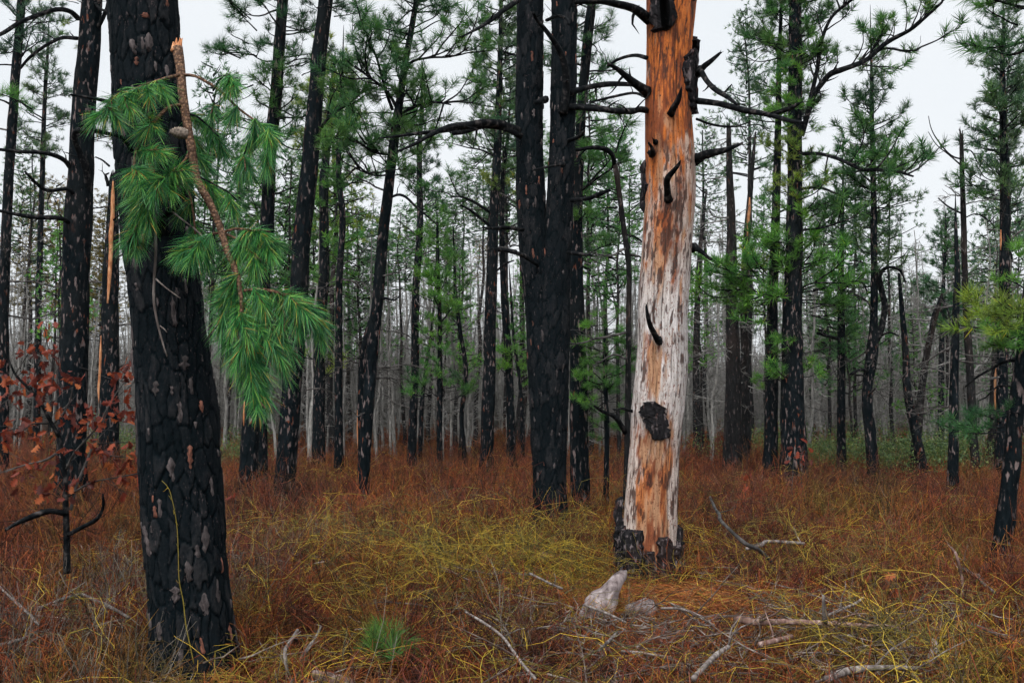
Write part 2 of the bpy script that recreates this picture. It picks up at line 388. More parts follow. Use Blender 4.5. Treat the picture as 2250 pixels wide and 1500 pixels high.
def realise(name, protos, mat, pts, rotz, scale, idx, label, smooth_=True):
    out = MB(); sets = []
    for m in protos: sets.append((np.concatenate(m.v), np.concatenate(m.q) if m.q else None, np.concatenate(m.t) if m.t else None))
    for p, a, sc_, i in zip(pts, rotz, scale, idx):
        v, q, t = sets[i]; c, sn = math.cos(a), math.sin(a)
        v = v * np.asarray(sc_); v = np.c_[v[:, 0] * c - v[:, 1] * sn, v[:, 0] * sn + v[:, 1] * c, v[:, 2]] + np.asarray(p)
        out.add(v, q, t)
    o = link(name, out.mesh(name, mat, smooth_)); tag(o, label, kind='stuff'); return o
def ground_points(n, y0, y1, power=1.0, margin=1.15):
    u = rng.random(n); y = (y0 ** (2 * power) + u * (y1 ** (2 * power) - y0 ** (2 * power))) ** (1 / (2 * power))
    x = rng.uniform(-1, 1, n) * (y * 0.545 * margin + .4)
    return x, y

# ------------------------------------------------------------------ shared shapes: pine branches, dead branches, crowns
def wander(n, k, P0, D, L, wob, lift):                     # n polylines with k points
    P = np.empty((n, k, 3)); P[:, 0] = P0; d = nrm(D); st = (np.asarray(L) / (k - 1))
    for i in range(1, k):
        d = nrm(d + rng.normal(size=(n, 3)) * wob + np.array([0, 0, lift]))
        P[:, i] = P[:, i - 1] + d * np.reshape(st, (-1, 1))
    return P
def branch_proto(L, lod, nt_, wmul=1.0):
    wood, gr = MB(), MB()
    kk = 9
    main = wander(1, kk, np.zeros((1, 3)), np.array([[1, 0, rng.uniform(-.15, .15)]]), [L], .13, .045)
    r0 = .006 + .011 * L
    tubes(wood, main, np.linspace(r0, .004, kk)[None], 5)
    main = main[0]; ends = [(main[-1], main[-1] - main[-2])]
    per = 0
    while len(ends) < nt_:
        t = rng.uniform(.22, .97); i = min(int(t * (kk - 1)), kk - 2); p = main[i] + (main[i + 1] - main[i]) * (t * (kk - 1) - i)
        side = 1 if per % 2 else -1; per += 1
        fw = nrm(main[i + 1] - main[i]); lat = np.array([-fw[1], fw[0], 0]) * side
        d = fw * rng.uniform(.3, .9) + lat * rng.uniform(.5, 1.0) + np.array([0, 0, rng.uniform(-.15, .6)])
        l = L * rng.uniform(.18, .42) * (1.15 - .6 * t) + .06
        tw = wander(1, 5, p[None], d[None], [l], .16, .10)
        tubes(wood, tw, np.linspace(.0065, .0035, 5)[None], 3)
        ends.append((tw[0, -1], tw[0, -1] - tw[0, -2]))
        for _ in range(rng.integers(1, 3)):
            j = rng.integers(1, 4); d2 = nrm(tw[0, j + 1] - tw[0, j]) + rng.normal(size=3) * .6 + np.array([0, 0, .3])
            s2 = wander(1, 3, tw[0, j][None], d2[None], [rng.uniform(.06, .15)], .15, .15)
            tubes(wood, s2, np.linspace(.0045, .003, 3)[None], 3); ends.append((s2[0, -1], s2[0, -1] - s2[0, -2]))
    n = {0: 36, 1: 24}[lod]; wd = {0: .0066, 1: .0105}[lod] * wmul
    B, D, Ls = [], [], []
    for p, d in ends:
        b, dd, l = tuft(p, nrm(d) + np.array([0, 0, .25]), int(n * rng.uniform(.7, 1.2)), (.10), .142)
        B.append(b); D.append(dd); Ls.append(l)
    B, D, Ls = np.concatenate(B), np.concatenate(D), np.concatenate(Ls)
    blades1(gr, B, D, Ls, np.full(len(B), wd) * rng.uniform(.8, 1.2, len(B)))
    return wood.mesh('branch', M['limb']), gr.mesh('needles', M['needles'], False), L
BR = {lod: {'S': [branch_proto(.55, lod, 6) for _ in range(6)], 'M': [branch_proto(1.05, lod, 15) for _ in range(7)], 'L': [branch_proto(1.75, lod, 30) for _ in range(6)]} for lod in (0, 1)}
def deadbranch_proto(L):
    mb = MB(); kk = 9
    main = wander(1, kk, np.zeros((1, 3)), np.array([[1, 0, .1]]), [L], .2, -.02)
    tubes(mb, main, np.linspace(.008 + .010 * L, .004, kk)[None], 5); main = main[0]
    for _ in range(int(3 + L * 6)):
        i = rng.integers(2, kk - 1); d = nrm(main[i] - main[i - 1]) + rng.normal(size=3) * .75
        tw = wander(1, 5, main[i][None], d[None], [L * rng.uniform(.12, .4)], .22, 0)
        tubes(mb, tw, np.linspace(.006, .0025, 5)[None], 3)
        if rng.random() < .6:
            t2 = wander(1, 3, tw[0, 2][None], (nrm(tw[0, 2] - tw[0, 1]) + rng.normal(size=3) * .7)[None], [L * .15], .2, 0); tubes(mb, t2, np.linspace(.004, .002, 3)[None], 3)
    return mb
DBR = [deadbranch_proto(l).mesh('dead_branch', M['dead_dark']) for l in (.5, .7, .9, 1.1, 1.4, 1.6)]
DBL = (.5, .7, .9, 1.1, 1.4, 1.6)
DBRG = []
for me in DBR:
    m2 = me.copy(); m2.materials[0] = M['dead']; DBRG.append(m2)

def orient(loc, d, scale, roll=0.0):
    x = Vector(nrm(d)); z = Vector((0, 0, 1))
    if abs(x.z) > .97: z = Vector((0, 1, 0))
    y = z.cross(x).normalized(); z = x.cross(y)
    m = Matrix((x, y, z)).transposed().to_4x4() @ Matrix.Rotation(roll, 4, 'X')
    m = Matrix.Translation(Vector(loc)) @ m @ Matrix.Scale(scale, 4)
    return m
def place_branch(root, base, d, L, lod, tint):
    key = 'S' if L < .8 else ('M' if L < 1.45 else 'L')
    wood, gr, L0 = random.choice(BR[lod][key])
    o = link('branch', wood, root); o.matrix_local = orient(np.asarray(base) - np.array(root.location), d, L / L0, random.uniform(-.5, .5))
    g = link('needles', gr, o); g['kind'] = 'stuff'
    f = random.uniform(.8, 1.2); g.color = (tint[0] * f * random.uniform(.9, 1.15), tint[1] * f, tint[2] * f, 1)
def place_dead(root, base, d, L, grey=False):
    i = min(range(len(DBL)), key=lambda j: abs(DBL[j] - L * random.uniform(.8, 1.2)))
    o = link('dead_branch', (DBRG if grey else DBR)[i], root)
    o.matrix_local = orient(np.asarray(base) - np.array(root.location), d, L / DBL[i], random.uniform(-3, 3))

# ------------------------------------------------------------------ pines traced one by one
def lerp_poly(P, r, z):
    zz = P[:, 2]; return np.array([np.interp(z, zz, P[:, 0]), np.interp(z, zz, P[:, 1]), z]), np.interp(z, zz, r)
def tree(name, label, Y, poly, cat='tree', top=None, crown=(), limbs=(), dead=0, mat='bark', group=None, lod=None, tint=GREEN, dead_range=None, grey_dead=False, broken=False, tears=(), sides=12, clumps=()):
    lod = (0 if Y < 16.5 else 1) if lod is None else lod
    pts = np.array([at(a, b, Y) for a, b, c in poly]); rad = np.array([c * .5 * Y / FPX for a, b, c in poly])
    o_ = np.argsort(pts[:, 2]); pts, rad = pts[o_], rad[o_]
    g = gz(pts[0, 0], Y)
    sl = (pts[1] - pts[0]) / max(.05, pts[1, 2] - pts[0, 2])
    low = pts[0] + sl * (g - .15 - pts[0, 2])
    if pts[0, 2] > g:
        pts = np.vstack([low, pts]); rad = np.r_[rad[0] * 1.28, rad]
    if top is not None and top > pts[-1, 2]:
        sl = (pts[-1] - pts[-3]) / max(.05, pts[-1, 2] - pts[-3, 2])
        nP = 4; add = [pts[-1] + sl * (top - pts[-1, 2]) * (i + 1) / nP * np.array([.6, .6, 1]) for i in range(nP)]
        pts = np.vstack([pts, add]); rad = np.r_[rad, [rad[-1] * (1 - .22 * (i + 1)) for i in range(nP)]]
    base = np.array([pts[0, 0], Y, g])
    root = thing(name, base, label, cat, group)
    mb = MB(); P, r = rough_tube(mb, pts, rad, sides, .12, .10, seed=int(abs(poly[0][0])), wob=.35, wf=.9)
    if broken:                                             # a splintered top
        for _ in range(7):
            a = rng.uniform(0, 6.28); q = P[-1] + np.array([math.cos(a), math.sin(a), 0]) * r[-1] * .7
            tubes(mb, np.array([q - [0, 0, .1], q + [0, 0, .04], q + rng.normal(size=3) * .012 + [0, 0, rng.uniform(.05, .16)]])[None], np.array([[r[-1] * .4, r[-1] * .3, .003]]), 4)
    part('trunk', mb, M[mat], root)
    for (y0, y1, hw, n, tn) in crown:
        n = int(n * 2.1)
        for i in range(n):
            py = y0 + (y1 - y0) * ((i + rng.random()) / n)
            c, rr = lerp_poly(P, r, at(CX, py, Y)[2])
            az = rng.uniform(0, 2 * math.pi); rel = (py - y0) / max(1, y1 - y0)
            L = hw * Y / FPX * rng.uniform(.55, 1.1) * (.72 + .5 * min(1, rel * 2))
            place_branch(root, c, (math.cos(az), math.sin(az), rng.uniform(-.12, .5)), max(.3, L), lod, tn or tint)
    for (px, py, L, ang, tn) in clumps:                    # a single bough seen at that place; ang in the picture plane
        for k_ in range(3):
            p = at(px + rng.normal() * 8, py + rng.normal() * 8, Y) + np.array([0, rng.uniform(-.4, .3), 0])
            place_branch(root, p, (math.cos(R(ang)), rng.uniform(-.7, .5), math.sin(R(ang)) + rng.normal() * .2), L * rng.uniform(.75, 1.1), lod, tn or tint)
    for lb in limbs:
        lp = lb[0]; dy = lb[1]; tufts = lb[2] if len(lb) > 2 else 0
        m = len(lp); q = np.array([at(a, b, Y + dy * i / (m - 1)) for i, (a, b, c) in enumerate(lp)])
        rr = np.array([c * .5 * Y / FPX for a, b, c in lp])
        mb = MB(); LP, lr = rough_tube(mb, q, rr, 7, .07, .16, seed=int(lp[0][1]), wob=.9, wf=4)
        for _ in range(max(2, int(len(LP) / 5))):
            i = rng.integers(1, len(LP) - 1); d = nrm(LP[i] - LP[i - 1]) + rng.normal(size=3) * .8
            tw = wander(1, 5, LP[i][None], d[None], [rng.uniform(.08, .4)], .25, 0); tubes(mb, tw, np.linspace(lr[i] * .4, .0025, 5)[None], 4)
        part('limb', mb, M['limb'], root)
        for _ in range(tufts):
            i = int(len(LP) * rng.uniform(.25, 1.0)); i = min(i, len(LP) - 1)
            d = nrm(LP[i] - LP[max(0, i - 1)]) * .8 + rng.normal(size=3) * .5 + np.array([0, 0, .35])
            place_branch(root, LP[i], d, rng.uniform(.4, .9), lod, tint)
    if dead:
        z0, z1 = (at(CX, dead_range[1], Y)[2], at(CX, dead_range[0], Y)[2]) if dead_range else (1.2, P[-1, 2] * .7)
        for _ in range(dead):
            c, rr = lerp_poly(P, r, rng.uniform(z0, z1)); az = rng.uniform(0, 6.28)
            place_dead(root, c, (math.cos(az), math.sin(az), rng.uniform(-.25, .3)), rng.uniform(.4, 1.3), grey_dead)
    for (tp, wpx) in tears:                                # strips where fresh orange wood is laid bare
        q = []
        for (a, b) in tp:
            c, rr = lerp_poly(P, r, at(CX, b, Y)[2]); x = at(a, b, Y)[0]; s = np.clip((x - c[0]) / rr, -.97, .97)
            q.append(c + np.array([s * rr * 1.0, -math.sqrt(1 - s * s) * rr * 1.0, 0]))
        mb = MB(); m = len(q); rough_tube(mb, np.array(q), np.array([wpx * .5 * Y / FPX * (.35 if i in (0, m - 1) else 1) for i in range(m)]), 6, .09, .25, seed=5)
        part('torn_strip', mb, M['torn'], root)
    return root, P, r

PINES = 'pines traced through the burnt wood'
# --- left side
tree('pine_tree', 'slim dark pine rising at the very left edge, foliage at its top', 17, [(6, 960, 26), (8, 709, 23), (20, 380, 21), (32, 200, 20), (48, 0, 18)], top=12, crown=[(-120, 150, 90, 12, BLUEG)], dead=6, dead_range=(200, 900), limbs=[([(22, 230, 6), (8, 222, 4), (-20, 215, 3)], -.3)], tint=BLUEG)
tree('pine_tree', 'thin pine with narrow grey-green crown between the two leftmost dark trunks', 27, [(80, 950, 16), (84, 709, 14), (94, 355, 11), (101, 172, 8), (106, 90, 5)], top=12.2, crown=[(50, 200, 45, 14, GREYG), (180, 360, 62, 18, GREYG)], dead=10, dead_range=(380, 880), grey_dead=True)
tree('pine_tree', 'stout charred pine with drooping crooked dead limbs behind the red-leaved oak sapling', 13, [(158, 1010, 62), (163, 800, 60), (172, 500, 58), (185, 250, 50), (202, 0, 44)], top=11, crown=[(-260, -40, 150, 10, GREEN)],
     limbs=[([(172, 40, 13), (155, 25, 11), (127, 22, 10), (50, 46, 9), (0, 76, 8), (-40, 90, 6)], -1.2), ([(170, 84, 9), (135, 84, 8), (101, 101, 8), (62, 130, 7), (45, 150, 6)], .8),
            ([(157, 372, 11), (137, 350, 10), (101, 337, 9), (40, 333, 8), (-30, 326, 6)], -1.0), ([(177, 446, 10), (152, 418, 9), (101, 418, 8), (76, 400, 7), (56, 378, 5)], -.8),
            ([(162, 500, 11), (137, 481, 10), (66, 476, 9), (0, 464, 7), (-40, 455, 5)], -1.1), ([(190, 440, 16), (192, 380, 16), (176, 335, 15), (164, 305, 13), (168, 288, 12), (200, 287, 10), (246, 296, 8)], -.9),
            ([(208, 70, 10), (222, 50, 9), (235, 20, 8), (240, -20, 8)], -.2), ([(205, 0, 7), (220, 20, 6), (238, 26, 5)], -.5)],
     clumps=[(190, 10, .35, 150, YELG), (215, 12, .4, 40, YELG), (190, 68, .25, 200, YELG), (95, 255, .55, 150, BRIGHT), (190, 300, .4, 20, GREEN)], sides=20)
tree('broken_pine', 'broken-topped pine with a long orange tear between the two big left trunks', 18, [(240, 945, 42), (242, 800, 40), (244, 600, 34), (247, 480, 26), (250, 390, 17)], broken=True, dead=7, dead_range=(400, 880), tears=[([(252, 400), (252, 450), (250, 520), (248, 600), (244, 668)], 10), ([(228, 738), (226, 800), (222, 850), (222, 886)], 8)],
     limbs=[([(238, 410, 8), (236, 395, 8), (232, 385, 6), (240, 380, 3)], -.1), ([(240, 365, 5), (225, 352, 4), (210, 345, 3)], .2), ([(240, 500, 5), (252, 480, 4), (268, 470, 3)], -.3)])
# --- between the foreground pine and the forked pine
tree('pine_tree', 'charred pine with a leafy crown, half hidden behind the hanging needle bough', 14, [(545, 1040, 42), (553, 904, 38), (570, 700, 34), (589, 490, 30), (593, 327, 28), (607, 187, 27), (621, 0, 24)], top=10, crown=[(-150, 20, 130, 8, DARKG), (10, 160, 100, 9, DARKG), (140, 330, 85, 12, GREEN), (300, 470, 75, 8, GREEN)],
     clumps=[(560, 110, .6, 170, DARKG), (530, 130, .5, 160, DARKG), (560, 60, .6, 150, DARKG), (655, 150, .5, 10, DARKG), (560, 190, .5, 190, DARKG)], tears=[([(541, 880), (540, 910), (540, 935)], 6)])
tree('pine_tree', 'short-stubbed charred trunk leaning beside the one under the needle bough', 16, [(576, 1000, 24), (576, 900, 22), (582, 760, 18), (592, 640, 14)], broken=True, dead=2)
tree('pine_tree', 'thick straight black pine just right of the hanging needle bough', 13.7, [(625, 1058, 46), (640, 860, 43), (659, 625, 41), (663, 537, 40), (680, 373, 38), (691, 233, 35), (705, 93, 33), (716, 0, 32)], top=11, crown=[(-240, -30, 150, 12, GREEN)], sides=18,
     clumps=[(725, 20, .5, 15, DARKG), (690, 15, .35, 150, DARKG), (712, 25, .35, -20, DARKG), (690, 215, .3, 200, GREEN)], limbs=[([(702, 285, 8), (720, 262, 7), (745, 235, 6), (760, 215, 5)], -.5, 7)])
tree('pine_tree', 'charred pine with yellow-green boughs right behind the thick straight black pine', 21, [(700, 970, 27), (702, 760, 25), (712, 600, 23), (712, 400, 20), (728, 220, 14), (735, 140, 8)], top=9, crown=[(110, 330, 70, 26, YELG), (330, 640, 60, 14, BRIGHT)], clumps=[(700, 830, .6, 20, YELG), (690, 790, .5, 160, YELG)], dead=6)
tree('pine_tree', 'slender wavy black pine with bent dead twigs halfway up its stem', 19, [(744, 986, 19), (744, 800, 17), (746, 607, 15), (752, 467, 14), (744, 387, 12), (748, 261, 10), (752, 180, 7)], top=8.8, crown=[(170, 420, 62, 18, GREEN)], dead=9, dead_range=(420, 900), limbs=[([(752, 470, 6), (742, 445, 5), (736, 480, 4), (728, 490, 2)], -.3), ([(748, 300, 6), (757, 270, 5), (763, 235, 4)], .2)])
tree('pine_tree', 'leaning black pine with a crooked stem and round needle tufts at centre left', 13, [(798, 1068, 28), (804, 960, 28), (812, 850, 27), (820, 750, 26), (830, 660, 26), (843, 500, 25), (857, 380, 22), (870, 280, 22), (877, 230, 18), (888, 150, 15), (905, 60, 13), (915, 0, 12)], top=9.5,
     crown=[(-160, 30, 110, 12, DARKG), (0, 130, 95, 9, DARKG), (120, 300, 95, 13, GREEN), (290, 390, 70, 8, GREEN)], dead=5, dead_range=(420, 950), sides=14,
     limbs=[([(888, 190, 6), (900, 140, 6), (940, 128, 5), (1000, 122, 4), (1030, 105, 3)], -.4, 9), ([(870, 235, 8), (850, 200, 6), (810, 170, 5), (780, 145, 4)], -.5, 9), ([(862, 240, 8), (845, 190, 6), (825, 120, 5), (810, 95, 4)], -.8, 7), ([(880, 250, 7), (910, 235, 6), (960, 225, 5), (990, 230, 3)], -.6, 8),
            ([(855, 435, 6), (875, 428, 6), (890, 432, 6), (915, 455, 5), (945, 480, 4), (962, 495, 3)], -.6), ([(858, 385, 5), (820, 385, 4), (780, 370, 3)], -.4, 7), ([(858, 340, 5), (820, 335, 4), (790, 315, 3)], -.5, 6), ([(835, 655, 8), (850, 655, 6), (865, 660, 4), (880, 650, 3)], -.3)])
tree('pine_tree', 'thin charred stem standing close behind the crooked leaning pine', 15, [(794, 990, 15), (794, 860, 15), (800, 760, 13), (820, 690, 11), (840, 620, 8)], broken=True, dead=5, tears=[([(783, 900), (783, 950), (785, 985)], 5)])
tree('pine_tree', 'upright narrow pine with drooping dead arms right of the leaning crooked pine', 21, [(906, 984, 20), (912, 800, 18), (916, 600, 16), (922, 513, 15), (922, 327, 12), (926, 240, 8)], top=8.6, crown=[(220, 340, 70, 12, GREEN), (330, 470, 55, 12, DARKG)], dead=12, dead_range=(430, 900))
tree('young_pine', 'small bright green pine with low boughs down its stem, left of centre', 20, [(966, 995, 13), (966, 850, 12), (966, 700, 10), (962, 560, 8), (961, 480, 4)], top=5.3, crown=[(465, 560, 40, 10, BRIGHT), (540, 720, 52, 16, BRIGHT), (700, 850, 45, 12, BRIGHT)], clumps=[(950, 870, .7, 170, GREEN), (985, 880, .5, 10, GREEN)])
tree('young_pine', 'thin wavy stem with sparse green tufts beside the small bright pine', 22, [(1018, 970, 10), (1014, 920, 10), (1024, 820, 10), (1010, 720, 9), (1000, 640, 8), (998, 560, 5)], top=5.6, crown=[(560, 720, 45, 10, GREEN), (770, 880, 40, 5, GREEN)], dead=4)
tree('pine_tree', 'short bent thin stem left of the small bright pine', 23, [(924, 970, 10), (928, 880, 10), (937, 800, 8), (946, 740, 5)], top=3.6, crown=[(700, 800, 35, 4, GREEN)], dead=3)
tree('pine_tree', 'straight charred pine with dead arms and open crown left of the forked trunk', 19, [(1070, 986, 30), (1076, 760, 27), (1079, 700, 26), (1083, 513, 24), (1093, 327, 18), (1098, 180, 13), (1100, 60, 10)], top=11.5, crown=[(-120, 60, 90, 10, GREEN), (20, 190, 80, 20, GREYG), (170, 340, 78, 16, GREYG)], dead=5, dead_range=(350, 700),
     clumps=[(1100, 425, .5, 20, YELG), (1095, 415, .5, 160, YELG), (1085, 435, .4, 120, YELG)],
     limbs=[([(1083, 470, 8), (1060, 455, 7), (1035, 440, 6), (1010, 432, 4), (990, 434, 3)], -.5, 3), ([(1080, 500, 7), (1050, 475, 7), (1030, 460, 5), (1012, 452, 4)], -.7), ([(1082, 555, 7), (1110, 548, 6), (1135, 552, 5)], -.4), ([(1090, 345, 5), (1060, 330, 4), (1030, 325, 3)], .2, 5), ([(1086, 600, 5), (1110, 580, 5), (1130, 572, 3)], -.3)])
tree('pine_tree', 'curved charred stem close right of the straight pine before the fork', 20, [(1124, 982, 19), (1121, 880, 18), (1119, 800, 17), (1107, 640, 14), (1103, 513, 13), (1107, 364, 10), (1118, 280, 7)], top=8, crown=[(240, 400, 50, 12, GREEN), (720, 830, 50, 6, BRIGHT)], dead=8, dead_range=(420, 900))
tree('pine_tree', 'very thin stem with scattered green sprigs beside the forked trunk', 24, [(1148, 978, 8), (1144, 860, 8), (1129, 740, 7), (1122, 640, 5)], top=5, crown=[(640, 900, 40, 8, BRIGHT)])
# --- between the forked pine and the bare snag
tree('pine_tree', 'charred pine tucked directly behind the forked trunk', 12.6, [(1275, 1010, 42), (1272, 900, 40), (1268, 700, 34), (1268, 467, 24), (1283, 173, 20), (1294, 40, 18), (1300, 0, 17)], top=10, crown=[(-180, 40, 110, 8, GREEN), (30, 200, 85, 10, DARKG), (230, 420, 80, 12, GREEN), (420, 600, 70, 6, GREEN)], mat='bark', sides=16,
     limbs=[([(1290, 180, 7), (1297, 110, 7), (1303, 40, 7), (1306, -20, 7)], -.5), ([(1275, 420, 6), (1300, 400, 5), (1345, 370, 4)], -.3, 5)])
tree('dead_tree', 'thin dead stem bent over at its peeled top between fork and snag', 11.5, [(1378, 980, 13), (1380, 850, 13), (1381, 700, 12), (1381, 583, 12), (1372, 513, 12), (1363, 443, 11), (1351, 360, 11)], dead=5, dead_range=(520, 900), mat='bark_grey', cat='dead tree',
     limbs=[([(1351, 365, 11), (1346, 340, 11), (1330, 327, 11), (1300, 324, 9), (1266, 331, 7)], -.3), ([(1375, 515, 6), (1395, 520, 4), (1410, 530, 3)], .2), ([(1374, 950, 12), (1350, 915, 10), (1325, 905, 8), (1306, 892, 5)], -.6)])
tree('young_pine', 'low bright green pine boughs just left of the bare snag', 12.2, [(1333, 1010, 12), (1334, 930, 11), (1330, 840, 9), (1328, 760, 7), (1330, 700, 4)], top=2.6, crown=[(700, 800, 62, 8, BRIGHT), (790, 880, 70, 9, BRIGHT), (860, 960, 55, 5, GREEN)])
# --- right of the snag
tree('dead_tree', 'tall dead grey trunk with bare side twigs right of the bare snag', 20, [(1610, 965, 38), (1610, 820, 34), (1608, 700, 28), (1606, 467, 19), (1602, 360, 14), (1601, 280, 10)], mat='bark_grey', dead=26, dead_range=(300, 900), grey_dead=True, cat='dead tree', broken=True)
tree('dead_tree', 'leaning thin dead trunk near the snag, first to its right', 24, [(1532, 965, 18), (1530, 800, 15), (1535, 600, 12), (1545, 480, 8), (1552, 420, 4)], mat='bark_grey', dead=14, grey_dead=True, cat='dead tree')
tree('dead_tree', 'dead trunk with an orange scar between the tall grey one and the black pine', 21, [(1640, 965, 20), (1638, 800, 19), (1637, 560, 16), (1645, 460, 13), (1655, 340, 8), (1660, 290, 4)], mat='bark_grey', dead=16, grey_dead=True, cat='dead tree', tears=[([(1646, 435), (1645, 460), (1642, 490), (1640, 520)], 7)])
tree('pine_tree', 'charred pine standing just left of the thick green-sprouting black pine', 17.5, [(1694, 970, 30), (1697, 800, 27), (1699, 653, 22), (1706, 420, 18), (1709, 266, 14), (1712, 120, 10), (1716, 20, 7)], top=9.5, crown=[(-60, 150, 80, 14, GREYG), (100, 300, 75, 14, GREYG), (300, 560, 50, 9, GREEN)], dead=8, dead_range=(300, 900), limbs=[([(1702, 590, 9), (1715, 560, 8), (1728, 550, 6)], -.3)])
tree('pine_tree', 'thick black pine sprouting green along its trunk, long limb reaching right', 17, [(1742, 978, 56), (1741, 880, 50), (1742, 700, 43), (1743, 600, 38), (1746, 450, 34), (1748, 280, 31), (1748, 100, 30), (1746, 0, 28)], top=11, sides=18,
     crown=[(-200, 20, 150, 14, GREEN), (10, 160, 90, 14, GREEN), (140, 300, 60, 16, BRIGHT), (300, 460, 50, 12, YELG), (440, 620, 70, 12, BRIGHT)],
     clumps=[(1655, 585, .8, 190, BRIGHT), (1610, 610, .7, 160, GREEN), (1760, 590, .8, 20, BRIGHT), (1690, 690, .7, 200, BRIGHT), (1790, 690, .7, -5, GREEN), (1730, 565, .7, 150, GREEN), (1700, 640, .9, 175, BRIGHT), (1690, 620, .8, 160, BRIGHT), (1660, 650, .6, 170, BRIGHT), (1760, 640, .7, 10, BRIGHT), (1730, 650, .7, 200, BRIGHT), (1770, 665, .6, -10, BRIGHT), (1740, 700, .5, 240, BRIGHT), (1725, 825, .6, 178, BRIGHT), (1745, 828, .5, 5, BRIGHT), (1705, 832, .4, 185, BRIGHT), (1640, 610, .8, 170, BRIGHT), (1620, 640, .7, 185, BRIGHT), (1720, 600, .8, 165, YELG), (1700, 660, .8, 195, BRIGHT), (1780, 630, .7, 10, BRIGHT), (1745, 445, .6, 20, YELG), (1745, 345, .5, 160, YELG), (1745, 400, .5, 30, BRIGHT), (1750, 370, .5, 10, BRIGHT), (1740, 540, .6, 170, BRIGHT), (1750, 480, .6, 20, GREEN), (1780, 460, .6, 15, GREEN)],
     limbs=[([(1760, 300, 12), (1779, 235, 12), (1800, 190, 12), (1820, 165, 12), (1853, 152, 12), (1905, 131, 11), (1947, 95, 10), (2007, 61, 8), (2045, 28, 6), (2070, 5, 5)], -1.6, 20), ([(1775, 240, 10), (1795, 160, 10), (1805, 90, 8), (1830, 35, 7), (1870, 0, 6)], -.8, 12), ([(1900, 133, 6), (1940, 108, 5), (1985, 112, 5), (2018, 111, 3)], -1.2, 2),
            ([(1760, 338, 9), (1800, 338, 8), (1849, 352, 8), (1900, 373, 8), (1970, 376, 7), (2007, 388, 4)], -1.6, 11), ([(1760, 415, 7), (1800, 412, 6), (1838, 425, 4)], -.5), ([(1762, 505, 6), (1810, 500, 5), (1855, 485, 3)], -.8, 4)])
tree('pine_tree', 'slim charred pine with a stub arm between the thick black pine and the gnarled one', 19, [(1849, 955, 19), (1849, 780, 17), (1848, 640, 15), (1850, 520, 10), (1852, 440, 6)], top=6.4, crown=[(400, 560, 55, 12, GREEN), (660, 800, 45, 8, GREEN)], dead=9, limbs=[([(1849, 745, 8), (1820, 738, 8), (1796, 732, 7)], -.5), ([(1852, 640, 6), (1868, 622, 6), (1895, 622, 5), (1905, 640, 3)], -.3)])
tree('pine_tree', 'gnarled charred pine with a second hooked stem on the right', 17.5, [(1914, 972, 25), (1905, 861, 22), (1917, 770, 26), (1920, 700, 16), (1921, 600, 15), (1920, 480, 14), (1918, 373, 12), (1916, 240, 9), (1914, 110, 5)], top=8.6, crown=[(90, 260, 55, 12, GREYG), (230, 480, 90, 28, GREEN), (460, 620, 60, 10, GREYG)], dead=7, dead_range=(600, 900), sides=14,
     limbs=[([(1920, 760, 14), (1937, 715, 14), (1943, 670, 13), (1936, 630, 13), (1934, 600, 11), (1948, 588, 8), (1975, 592, 6), (1990, 620, 3)], -.3), ([(1912, 815, 8), (1890, 812, 7), (1868, 822, 5)], -.4), ([(1930, 740, 6), (1955, 730, 5), (1975, 738, 3)], -.2)])
tree('dead_tree', 'tall bare dead pole with curving whip branches against the right sky', 18.5, [(2140, 965, 18), (2128, 760, 16), (2124, 700, 14), (2117, 467, 12), (2114, 370, 10), (2112, 294, 8)], mat='bark_grey', dead=14, dead_range=(420, 880), grey_dead=True, cat='dead tree', broken=True,
     limbs=[([(2116, 350, 4), (2095, 345, 4), (2065, 315, 3), (2045, 280, 2), (2040, 255, 1.5)], -.3), ([(2114, 365, 4), (2085, 340, 3), (2055, 315, 2), (2040, 290, 1.5)], .3), ([(2116, 470, 5), (2085, 455, 4), (2062, 436, 3)], -.2), ([(2116, 330, 3), (2130, 330, 3), (2150, 360, 2), (2175, 385, 1.5)], -.3), ([(2117, 480, 3), (2145, 470, 3), (2180, 490, 2)], .2)])
tree('pine_tree', 'tall dark pine with tiered grey-green crown near the right edge', 18, [(2200, 965, 26), (2203, 800, 24), (2206, 630, 22), (2208, 420, 20), (2204, 260, 15), (2203, 120, 10), (2205, 50, 6)], top=9, crown=[(40, 170, 55, 16, GREYG), (150, 330, 75, 22, GREYG), (300, 460, 70, 12, GREYG)], dead=12, dead_range=(400, 880), clumps=[(2180, 405, .7, 170, GREEN), (2225, 400, .6, 10, GREEN), (2200, 410, .5, 200, GREEN)], tears=[([(2196, 505), (2197, 530), (2196, 550)], 6)])
tree('pine_tree', 'near black pine leaning out of the right edge with bright boughs', 8.8, [(2206, 1165, 40), (2214, 1090, 37), (2222, 1020, 36), (2231, 903, 34), (2250, 768, 32), (2268, 600, 30), (2285, 300, 28)], top=6, sides=16, crown=[(-60, 100, 190, 6, GREEN)],
     clumps=[(2262, 705, .55, 172, YELG), (2265, 735, .45, 185, BRIGHT), (2258, 640, .4, 140, BRIGHT), (2250, 750, .35, 178, BRIGHT), (2205, 715, .3, 175, YELG), (2270, 30, .4, 170, DARKG), (2270, 80, .45, 190, DARKG), (2235, 700, .4, 185, YELG), (2225, 925, .35, 165, DARKG), (2190, 940, .35, 175, DARKG), (2160, 945, .3, 180, DARKG)],
     limbs=[([(2240, 790, 8), (2205, 795, 7), (2175, 812, 6), (2150, 826, 5), (2120, 850, 3)], .3), ([(2235, 850, 5), (2190, 848, 4), (2170, 870, 4), (2150, 880, 2)], .2)])
